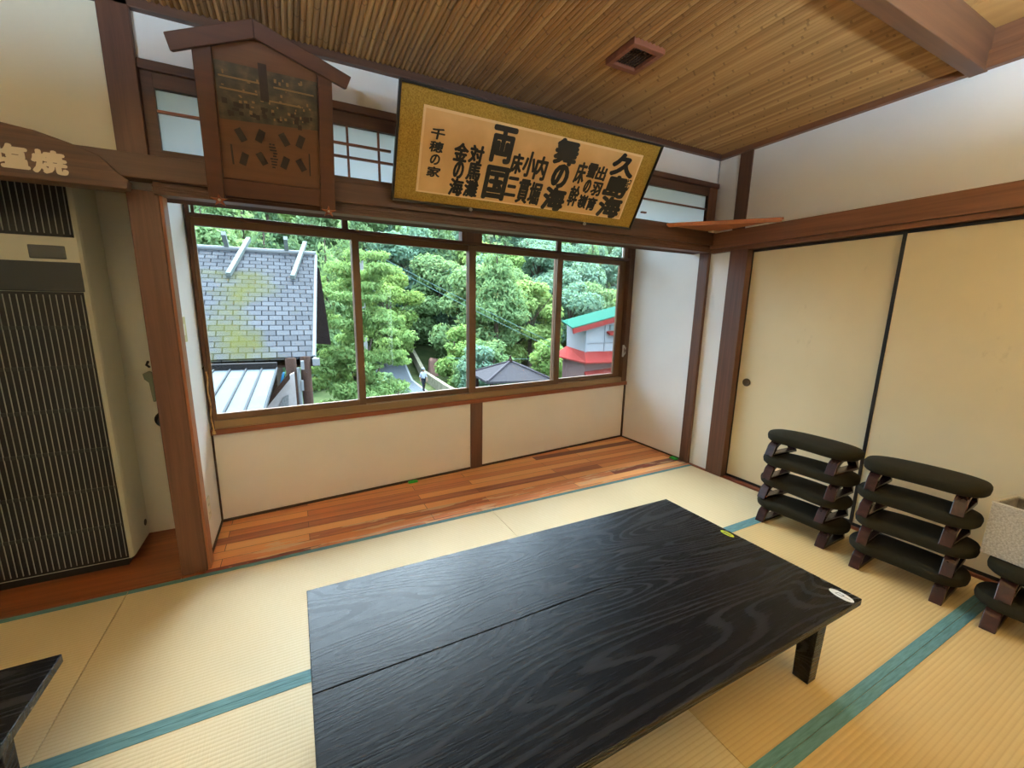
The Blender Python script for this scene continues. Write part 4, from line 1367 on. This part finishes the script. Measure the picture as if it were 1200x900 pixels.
for x in (-0.075, 0.16):
    MB().lathe([(0.085, GZ), (0.085, 0.46)], (x, 7.75 if x < 0 else 7.9, 0), 'z', 14).build('eave_post', M['house_brown'], hs, local=False, smooth=True)
MB().box(0.06, 7.62, -0.1, 0.10, 7.66, 0.08).build('meter_box', M['pale_trim'], hs, local=False)
MB().box(0.075, 7.6, 0.27, 0.13, 7.66, 0.42).build('meter_box', M['pale_trim'], hs, local=False)
MB().lathe([(0.03, GZ), (0.03, 0.30)], (0.035, 7.66, 0), 'z', 10).build('drain_pipe', M['pale_trim'], hs, local=False)
fl = thing('floodlight', (0.32, 7.95, 0.35), 'small white floodlight fixed under the eave corner of the shingled house', 'floodlight')
MB().box(0.27, 7.80, 0.30, 0.39, 7.9, 0.43).build('lamp_head', M['pale_trim'], fl, local=False, bevel=0.01)
MB().box(0.30, 7.9, 0.40, 0.34, 8.0, 0.44).build('arm', M['grey_green'], fl, local=False)

# lower metal roof with standing seams and its white gable wall
lr = thing('metal_roofed_shed', (-1.2, 6.2, GZ), 'low shed with a pale standing-seam metal roof in front of the shingled house', 'shed')
A, B = Vector((-4.2, 7.5, 0.40)), Vector((-0.285, 7.5, 0.32))
Cc, D = Vector((-4.2, 4.9, 0.02)), Vector((-0.42, 4.9, -0.02))
metal = plain('pale_blue_metal_roof', rgb(190, 206, 214, .12), 0.45, 0.2, 0.1, 1.5, rgb(206, 218, 224, .12))
MB().slab([tuple(Cc), tuple(D), tuple(B), tuple(A)], (0, 0, -0.05)).build('roof', metal, lr, local=False)
sm = MB()
for k in range(19):
    t = k / 18
    a_, b_ = A.lerp(B, t), Cc.lerp(D, t)
    sm.tube([tuple(a_ + Vector((0, 0, 0.015))), tuple(b_ + Vector((0, 0, 0.015)))], 0.016, 5)
sm.build('roof_seam', plain('seam_metal', rgb(150, 158, 164, .08), 0.6, 0.1), lr, local=False)
MB().slab([(-4.2, 7.5, 0.36), (-0.28, 7.5, 0.28), (-0.28, 7.5, 0.42), (-4.2, 7.5, 0.47)], (0, 0.12, 0)).build('flashing', plain('dark_flashing', rgb(80, 76, 78, .12), 0.6), lr, local=False)
MB().box(-4.1, 5.1, GZ, -0.62, 7.3, -0.12).build('wall', plain('white_stained_wall', rgb(226, 214, 208, .12), 0.9, 0, 0.1, 5), lr, local=False)
MB().prism([(-0.62, -0.34), (-0.55, -0.34), (-0.10, 0.20), (-0.10, 0.31)], 7.10, 7.16, 'y').build('barge_board', M['house_brown'], lr, local=False)
gw = MB().prism([(-0.58, GZ), (-0.03, GZ), (-0.03, 0.28), (-0.12, 0.23), (-0.58, -0.33)], 7.25, 7.33, 'y')
gw.build('gable_wall', plain('pinkish_white_wall', rgb(232, 220, 214, .26), 0.9, 0, 0.06, 14), lr, local=False)
MB().prism([(-0.40, -0.48), (-0.16, -0.40), (-0.14, -0.08), (-0.22, -0.12)], 7.23, 7.255, 'y').build('vent_grille', plain('grey_mesh', rgb(150, 148, 146), 0.8, 0, 0.3, 60), lr, local=False)
tp = MB().prism([(-0.26, 0.08), (-0.20, 0.14), (-0.17, 0.30), (-0.20, 0.30)], 7.18, 7.2, 'y').build('blue_sheet', plain('blue_tarp', rgb(60, 150, 200), 0.5), None)
tag(tp, 'scrap of blue sheet tucked beside the shed roof below the eave', 'tarp')

# pavilion
pv = thing('pavilion', (11.7, 20.9, GZ), 'open garden pavilion with a grey hipped shingle roof below the wooded slope', 'pavilion')
ap_ = Vector((11.58, 21.2, -1.72))
c4 = [Vector((9.45, 19.9, -2.62)), Vector((13.55, 19.6, -2.72)), Vector((14.4, 23.2, -2.70)), Vector((9.9, 23.4, -2.62))]
rf = MB()
rf.add([ap_] + c4, [(0, 1, 2), (0, 2, 3), (0, 3, 4), (0, 4, 1)])
rf.add([p - Vector((0, 0, 0.12)) for p in c4] + c4, [(0, 1, 2, 3), (0, 4, 5, 1), (1, 5, 6, 2), (2, 6, 7, 3), (3, 7, 4, 0)])
rf.build('roof', plain('grey_brown_shingles', rgb(138, 130, 134, .12), 0.85, 0, 0.16, 9), pv, local=False)
rg = MB()
for p in c4:
    rg.tube([tuple(ap_ + Vector((0, 0, 0.03))), tuple(p + Vector((0, 0, 0.04)))], 0.06, 6)
rg.build('hip_ridge', plain('dark_ridge', rgb(104, 96, 100), 0.8), pv, local=False)
MB().lathe([(0.14, -1.75), (0.12, -1.6), (0.05, -1.5), (0.07, -1.42), (0.001, -1.34)], (ap_.x, ap_.y, 0), 'z', 10).build('finial', M['house_brown'], pv, local=False)
for px_, py_ in ((9.9, 20.3), (13.2, 20.0), (13.9, 22.9), (10.2, 23.0), (11.5, 20.15)):
    MB().box(px_ - 0.08, py_ - 0.08, GZ, px_ + 0.08, py_ + 0.08, -2.7).build('post', M['house_brown'], pv, local=False)

# white house with green roof and red trim
rh = thing('green_roofed_house', (17.0, 20.0, GZ), 'white house with a teal green roof and red fascia beyond the window edge', 'house')
teal = plain('teal_metal_roof', rgb(46, 172, 138, .12), 0.95, 0, 0.05, 2)
redm = plain('red_painted_metal', rgb(222, 80, 72, .2), 0.9, 0, 0.06, 3)
whw = plain('white_house_wall', rgb(232, 232, 234, .2), 0.8, 0, 0.03, 3)
T0, T1 = Vector((13.70, 17.9, 0.27)), Vector((19.6, 17.9, 1.72))
T2, T3 = Vector((19.6, 22.0, 2.30)), Vector((14.6, 21.6, 0.95))
tl, tr2 = Vector((13.0, 17.9 + 1.0, 0.52)), Vector((19.6, 18.9, 2.28))
MB().slab([(13.52, 17.85, 0.34), (19.6, 17.85, 1.63), (22.5, 21.0, 2.26), (15.05, 21.0, 0.62)], (0, 0, 0.06)).build('roof', teal, rh, local=False)
MB().slab([(13.60, 17.82, 0.08), (19.6, 17.82, 1.34), (19.6, 17.82, 1.63), (13.53, 17.82, 0.34)], (0, 0.08, 0)).build('fascia', redm, rh, local=False)
hw = MB().hexa([(14.78, 18.3, -1.0), (19.6, 18.3, -1.25), (19.6, 21.4, -1.25), (15.8, 21.4, -1.0)], [(14.72, 18.3, 0.22), (19.6, 18.3, 1.3), (19.6, 21.4, 1.6), (15.75, 21.4, 0.4)])
hw.build('upper_wall', whw, rh, local=False)
ln = MB().box(14.80, 18.24, -0.50, 19.6, 18.3, -0.46).box(16.15, 18.24, -1.1, 16.2, 18.3, 0.55).box(14.76, 18.2, -1.0, 14.86, 18.3, 0.2)
ln.build('wall_batten', plain('grey_batten', rgb(176, 178, 182), 0.7), rh, local=False)
MB().slab([(16.3, 18.0, 0.02), (19.6, 18.0, -0.02), (19.6, 18.3, 0.20), (16.3, 18.3, 0.16)], (0, 0, -0.10)).build('awning', redm, rh, local=False)
MB().box(16.5, 18.22, 0.22, 19.6, 18.3, 0.50).build('window', plain('grey_window', rgb(140, 158, 156), 0.3), rh, local=False)
MB().slab([(14.10, 17.3, -1.45), (19.6, 17.3, -1.55), (19.6, 18.3, -1.06), (14.75, 18.3, -0.98)], (0, 0, -0.08)).build('skirt_roof', redm, rh, local=False)
MB().slab([(14.10, 17.3, -1.45), (14.75, 18.3, -0.98), (15.8, 21.4, -0.95), (14.9, 21.6, -1.5)], (0, 0, -0.08)).build('skirt_roof', redm, rh, local=False)
MB().hexa([(14.5, 17.9, GZ), (19.6, 17.9, GZ), (19.6, 21.2, GZ), (15.4, 21.2, GZ)], [(14.5, 17.9, -1.3), (19.6, 17.9, -1.3), (19.6, 21.2, -1.3), (15.4, 21.2, -1.3)]).build('lower_wall', plain('rose_brown_wall', rgb(190, 150, 146, .2), 0.8, 0, 0.08, 3), rh, local=False)
MB().slab([(14.3, 17.2, -2.45), (19.6, 17.2, -2.15), (19.6, 17.9, -1.75), (14.5, 17.9, -2.05)], (0, 0, -0.08)).build('awning', redm, rh, local=False)

# utility pole with transformers and wires
up = thing('utility_pole', (3.95, 26.0, GZ), 'utility pole with pale blue transformer boxes among the trees behind the window bar', 'utility pole')
MB().lathe([(0.16, GZ), (0.12, 4.6)], (3.95, 26.0, 0), 'z', 10).build('pole', plain('concrete_pole', rgb(168, 166, 158), 0.9), up, local=False)
MB().box(3.0, 25.75, 3.50, 4.75, 25.85, 3.58).build('cross_arm', M['grey_green'], up, local=False)
for x in (3.42, 4.42):
    MB().lathe([(0.26, 2.35), (0.28, 2.42), (0.28, 3.15), (0.22, 3.25), (0.05, 3.30)], (x, 25.7, 0), 'z', 14).build('transformer', plain('pale_blue_enamel', rgb(190, 208, 226), 0.5) if 'pale_blue_enamel' not in bpy.data.materials else bpy.data.materials['pale_blue_enamel'], up, local=False, smooth=False)
wire_m = plain('grey_green_wire', rgb(150, 190, 184, .3), 0.6)
for P0, P1, sag, lb in (((4.2, 25.9, 4.75), (23.5, 22.5, -4.0), 0.2, 'upper overhead wire slanting down across the trees'),
                        ((4.3, 25.9, 4.45), (23.5, 22.3, -4.4), 0.25, 'lower overhead wire slanting beside the upper one across the trees'),
                        ((10.0, 28.0, -2.2), (24.0, 24.0, -2.2), 0.15, 'level overhead wire crossing in front of the pavilion roof trees')):
    P0, P1 = Vector(P0), Vector(P1)
    pts = [P0.lerp(P1, t / 20) - Vector((0, 0, sag * 4 * (t / 20) * (1 - t / 20))) for t in range(21)]
    tag(MB().tube([tuple(p) for p in pts], 0.014, 5).build('overhead_wire', wire_m), lb, 'wire')

# maple beside the house: flat layered sprays
rng = np.random.default_rng(5)
mp_ = thing('maple_tree', (2.0, 14.2, GZ), 'light green maple with layered drooping sprays beside the shingled house', 'tree')
C_, R__ = [], []
for k in range(120):
    z = rng.uniform(0.6, 7.6)
    env = 1.75 * sqrt(max(0.05, 1 - ((z - 3.6) / 4.6) ** 2))
    th = rng.random() * 2 * pi
    q = env * sqrt(rng.random())
    C_.append((q * cos(th), q * sin(th), z))
    r = rng.uniform(0.3, 0.62)
    R__.append((r, r, r * rng.uniform(0.25, 0.5)))
leaves('crown', C_, R__, 46000, 0.075, mp_, LM['maple'], flat=1.6, droop=0.5, rs=rng, shell=0.5)
tk = MB().tube([(0, 0, -0.3), (0.1, 0, 2.5), (-0.1, 0.1, 5.5), (0, 0, 7.2)], 0.14, 8, radii=[0.2, 0.15, 0.09, 0.03])
branches(tk, None, 5, 6, rng, 0.8)
tk.build('trunk', M['bark'], mp_)

# bushes by the lane
def bush(name, label, loc, Rr, H, count, size, mat, seed):
    rg_ = np.random.default_rng(seed)
    t = thing(name, loc, label, 'bush')
    C, R2 = [], []
    for k in range(26):
        th = rg_.random() * 2 * pi
        u = rg_.random()
        env = Rr * sqrt(max(0.1, 1 - (u - 0.25) ** 2 / 0.62))
        q = env * 0.75 * sqrt(rg_.random())
        C.append((q * cos(th), q * sin(th), 0.25 + u * (H - 0.5)))
        r = Rr * (0.24 + 0.14 * rg_.random())
        R2.append((r, r, r * 0.8))
    leaves('foliage', C, R2, count, size, t, mat, rs=rg_)
    st = MB()
    for k in range(7):
        th = k * 0.9
        st.tube([(0.1 * cos(th), 0.1 * sin(th), -0.2), (Rr * 0.35 * cos(th), Rr * 0.35 * sin(th), H * 0.4), (Rr * 0.55 * cos(th), Rr * 0.55 * sin(th), H * 0.75)], 0.04, 5)
    st.build('stem', M['bark'], t)
    return t
bush('leafy_bush', 'large bright green bush behind the low wall on the lane', (12.3, 30.0, GZ), 2.5, 4.6, 13000, 0.16, LM['bright'], 21)
bush('leafy_bush', 'rounded pale green bush between the lane wall and the pavilion', (11.6, 25.6, GZ), 2.0, 3.3, 11000, 0.13, LM['blue'], 22)
bush('leafy_bush', 'small yellow-green shrub leaning over the wall near the walking person', (11.2, 28.2, GZ), 0.9, 2.1, 4000, 0.11, LM['yellow'], 23)
bush('leafy_bush', 'green bush behind the pavilion roof on the side of the lane', (12.6, 27.0, GZ), 2.4, 3.7, 11000, 0.15, LM['mid'], 24)
bush('leafy_bush', 'mid green bush growing between the pavilion and the white house', (17.6, 26.0, GZ), 2.3, 3.9, 10000, 0.15, LM['bright'], 25)
bush('leafy_bush', 'dark low shrub beneath the maple at the verge of the lane', (4.0, 20.5, GZ), 1.6, 2.6, 7000, 0.12, LM['dark'], 26)
bush('leafy_bush', 'feathery shrub at the bend where the lane meets the wood', (8.3, 40.5, slope_z(8.3, 40.5)), 1.9, 3.6, 9000, 0.16, LM['mid'], 27)

# trees with a look of their own
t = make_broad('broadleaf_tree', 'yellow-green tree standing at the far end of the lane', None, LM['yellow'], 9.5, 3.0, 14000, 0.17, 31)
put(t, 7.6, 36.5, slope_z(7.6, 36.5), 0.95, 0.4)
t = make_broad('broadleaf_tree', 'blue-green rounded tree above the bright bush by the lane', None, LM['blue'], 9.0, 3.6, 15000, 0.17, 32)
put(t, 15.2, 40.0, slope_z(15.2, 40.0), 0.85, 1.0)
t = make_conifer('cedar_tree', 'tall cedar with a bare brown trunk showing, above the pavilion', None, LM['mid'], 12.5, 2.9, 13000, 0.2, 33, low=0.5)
put(t, 16.0, 32.0, GZ, 0.95, 0.2)

# forest on the slope
BL_L, BL_G = 'leafy green broadleaf tree in the forest that fills the slope', 'broadleaf trees of the forest slope'
CO_L, CO_G = 'dark green conifer in the forest that fills the slope', 'conifers of the forest slope'
PA_L, PA_G = 'pale yellow-green tree in the forest that fills the slope', 'pale trees of the forest slope'
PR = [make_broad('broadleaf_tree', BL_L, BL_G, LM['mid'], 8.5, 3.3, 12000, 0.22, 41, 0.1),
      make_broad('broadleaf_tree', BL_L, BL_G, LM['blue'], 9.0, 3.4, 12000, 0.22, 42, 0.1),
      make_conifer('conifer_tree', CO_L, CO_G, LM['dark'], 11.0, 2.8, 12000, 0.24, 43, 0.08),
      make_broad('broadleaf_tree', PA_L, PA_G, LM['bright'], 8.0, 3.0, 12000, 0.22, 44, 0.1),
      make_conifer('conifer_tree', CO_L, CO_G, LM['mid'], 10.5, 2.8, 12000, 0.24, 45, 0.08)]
used = set()
rt = random.Random(5)
ROWS = [(33.5, 4.3, 4), (38.5, 4.4, 0), (44.0, 4.5, 0), (49.5, 4.7, 0), (55.5, 5.0, 0), (61.5, 5.6, 0)]
for ri, (yy, sp_, _) in enumerate(ROWS):
    x = -0.20 * yy - 3 + (ri % 2) * 2.0
    while x < 1.0 * yy + 1.5:
        px, py = x + rt.uniform(-0.9, 0.9), yy + rt.uniform(-1.4, 1.4) + 0.08 * max(0, x - 6)
        x += sp_
        if ri == 0 and 3.5 < px < 13.5:
            continue                                  # the lane and its bushes are here
        if ri == 1 and 5.0 < px < 11.5:
            continue
        k = rt.choice([0, 0, 1, 1, 2, 3, 4])
        if px < 6 and ri < 4:
            k = rt.choice([2, 4, 0, 2])
        if k in used:
            o = copy_tree(PR[k])
        else:
            used.add(k)
            o = PR[k]
        put(o, px, py, slope_z(px, py) - 0.1, rt.uniform(0.9, 1.15), rt.uniform(0, 6.28))
for k in range(5):
    if k not in used:
        put(PR[k], -12 - 3 * k, 40, slope_z(-12, 40), 1, 0)

# ------------------------------------------------------------------ light
SKY, SKY_LOBE = 9.0, 8.6
w = bpy.data.worlds.new('overcast_sky')
SC.world = w
w.use_nodes = True
nt = w.node_tree
bg = nt.nodes['Background']
tc = nt.nodes.new('ShaderNodeTexCoord')
sp = nt.nodes.new('ShaderNodeSeparateXYZ')
nt.links.new(tc.outputs['Generated'], sp.inputs[0])
c = ramp(nt, sp.outputs['Z'], [(0.0, (0.25, 0.32, 0.40, 1)), (0.3, (0.40, 0.53, 0.68, 1)), (1.0, (0.66, 0.88, 1.14, 1))])
# bright lobe added to the unseen sky over the slope, to light the room
az, el = radians(18), radians(58)
dn = nt.nodes.new('ShaderNodeVectorMath')
dn.operation = 'DOT_PRODUCT'
nt.links.new(tc.outputs['Generated'], dn.inputs[0])
dn.inputs[1].default_value = (sin(az) * cos(el), cos(az) * cos(el), sin(el))
lobe = math_(nt, 'POWER', math_(nt, 'MAXIMUM', dn.outputs['Value'], 0.0), 24.0)
lobe_rgb = nt.nodes.new('ShaderNodeVectorMath')
lobe_rgb.operation = 'SCALE'
lobe_rgb.inputs[0].default_value = (0.84, 0.96, 1.06)
nt.links.new(math_(nt, 'MULTIPLY', lobe, SKY_LOBE), lobe_rgb.inputs['Scale'])
ad = nt.nodes.new('ShaderNodeVectorMath')
ad.operation = 'ADD'
nt.links.new(c, ad.inputs[0])
nt.links.new(lobe_rgb.outputs[0], ad.inputs[1])
nt.links.new(ad.outputs[0], bg.inputs['Color'])
bg.inputs['Strength'].default_value = SKY

# unseen uplights added behind the viewer to brighten the upper walls
lm, lnt, lp = new_mat('fill_lamp_glow')
lp.inputs['Base Color'].default_value = (0.9, 0.88, 0.82, 1)
lp.inputs['Emission Color'].default_value = (0.60, 0.80, 1.0, 1)
lp.inputs['Emission Strength'].default_value = 360.0
for x, y, lb in ((1.85, -0.75, 'added fill lamp behind the viewer, bowl shining upward, on the side of the sliding doors'), (-1.2, -0.2, 'added fill lamp behind the viewer, bowl shining upward, on the side of the heater')):
    t = thing('fill_lamp', (x, y, 2.64), lb, 'pendant lamp', 'added fill lamps')
    MB().lathe([(0.05, -0.03), (0.05, 0.0)], (0, 0, 0), 'z', 16).build('ceiling_rose', M['white_plastic'], t)
    MB().tube([(0, 0, -0.03), (0, 0, -0.62)], 0.005, 6).build('cord', M['rubber'], t)
    MB().lathe([(0.001, -0.82), (0.155, -0.80), (0.222, -0.755), (0.235, -0.70), (0.245, -0.70), (0.23, -0.76), (0.16, -0.81), (0.001, -0.83)], (0, 0, 0), 'z', 28).build('bowl_shade', M['white_plastic'], t, smooth=True)
    MB().lathe([(0.001, -0.73), (0.21, -0.73), (0.215, -0.74), (0.001, -0.74)], (0, 0, 0), 'z', 24).build('lamp_disc', lm, t)

# ------------------------------------------------------------------ camera
cam = bpy.data.cameras.new('camera')
co = bpy.data.objects.new('camera', cam)
COL.objects.link(co)
yaw, pit, rol = 0.454822359, 0.187174972, 0.0104775884
f_ = Vector((sin(yaw) * cos(pit), cos(yaw) * cos(pit), -sin(pit)))
r_ = Vector((cos(yaw), -sin(yaw), 0))
u_ = r_.cross(f_)
rr_ = cos(rol) * r_ + sin(rol) * u_
uu_ = -sin(rol) * r_ + cos(rol) * u_
mw = Matrix((rr_, uu_, -f_)).transposed().to_4x4()
mw.translation = Vector((0, 0, 1.32))
co.matrix_world = mw
cam.sensor_fit = 'HORIZONTAL'
cam.sensor_width = 36.0
cam.lens = 474.4594768 * 36.0 / 1200.0
cam.shift_x = 23.5869 / 1200.0
cam.shift_y = 2.4788 / 1200.0
cam.clip_start = 0.02
cam.clip_end = 400
SC.camera = co

vs_ = SC.view_settings
vs_.view_transform = 'Standard'
vs_.look = 'None'
vs_.gamma = 1.0
vs_.use_curve_mapping = False
vs_.exposure = 0.65
SC.cycles.use_denoising = True
SC.cycles.max_bounces = 10
SC.cycles.diffuse_bounces = 6
SC.cycles.transparent_max_bounces = 16
SC.cycles.sample_clamp_indirect = 8.0
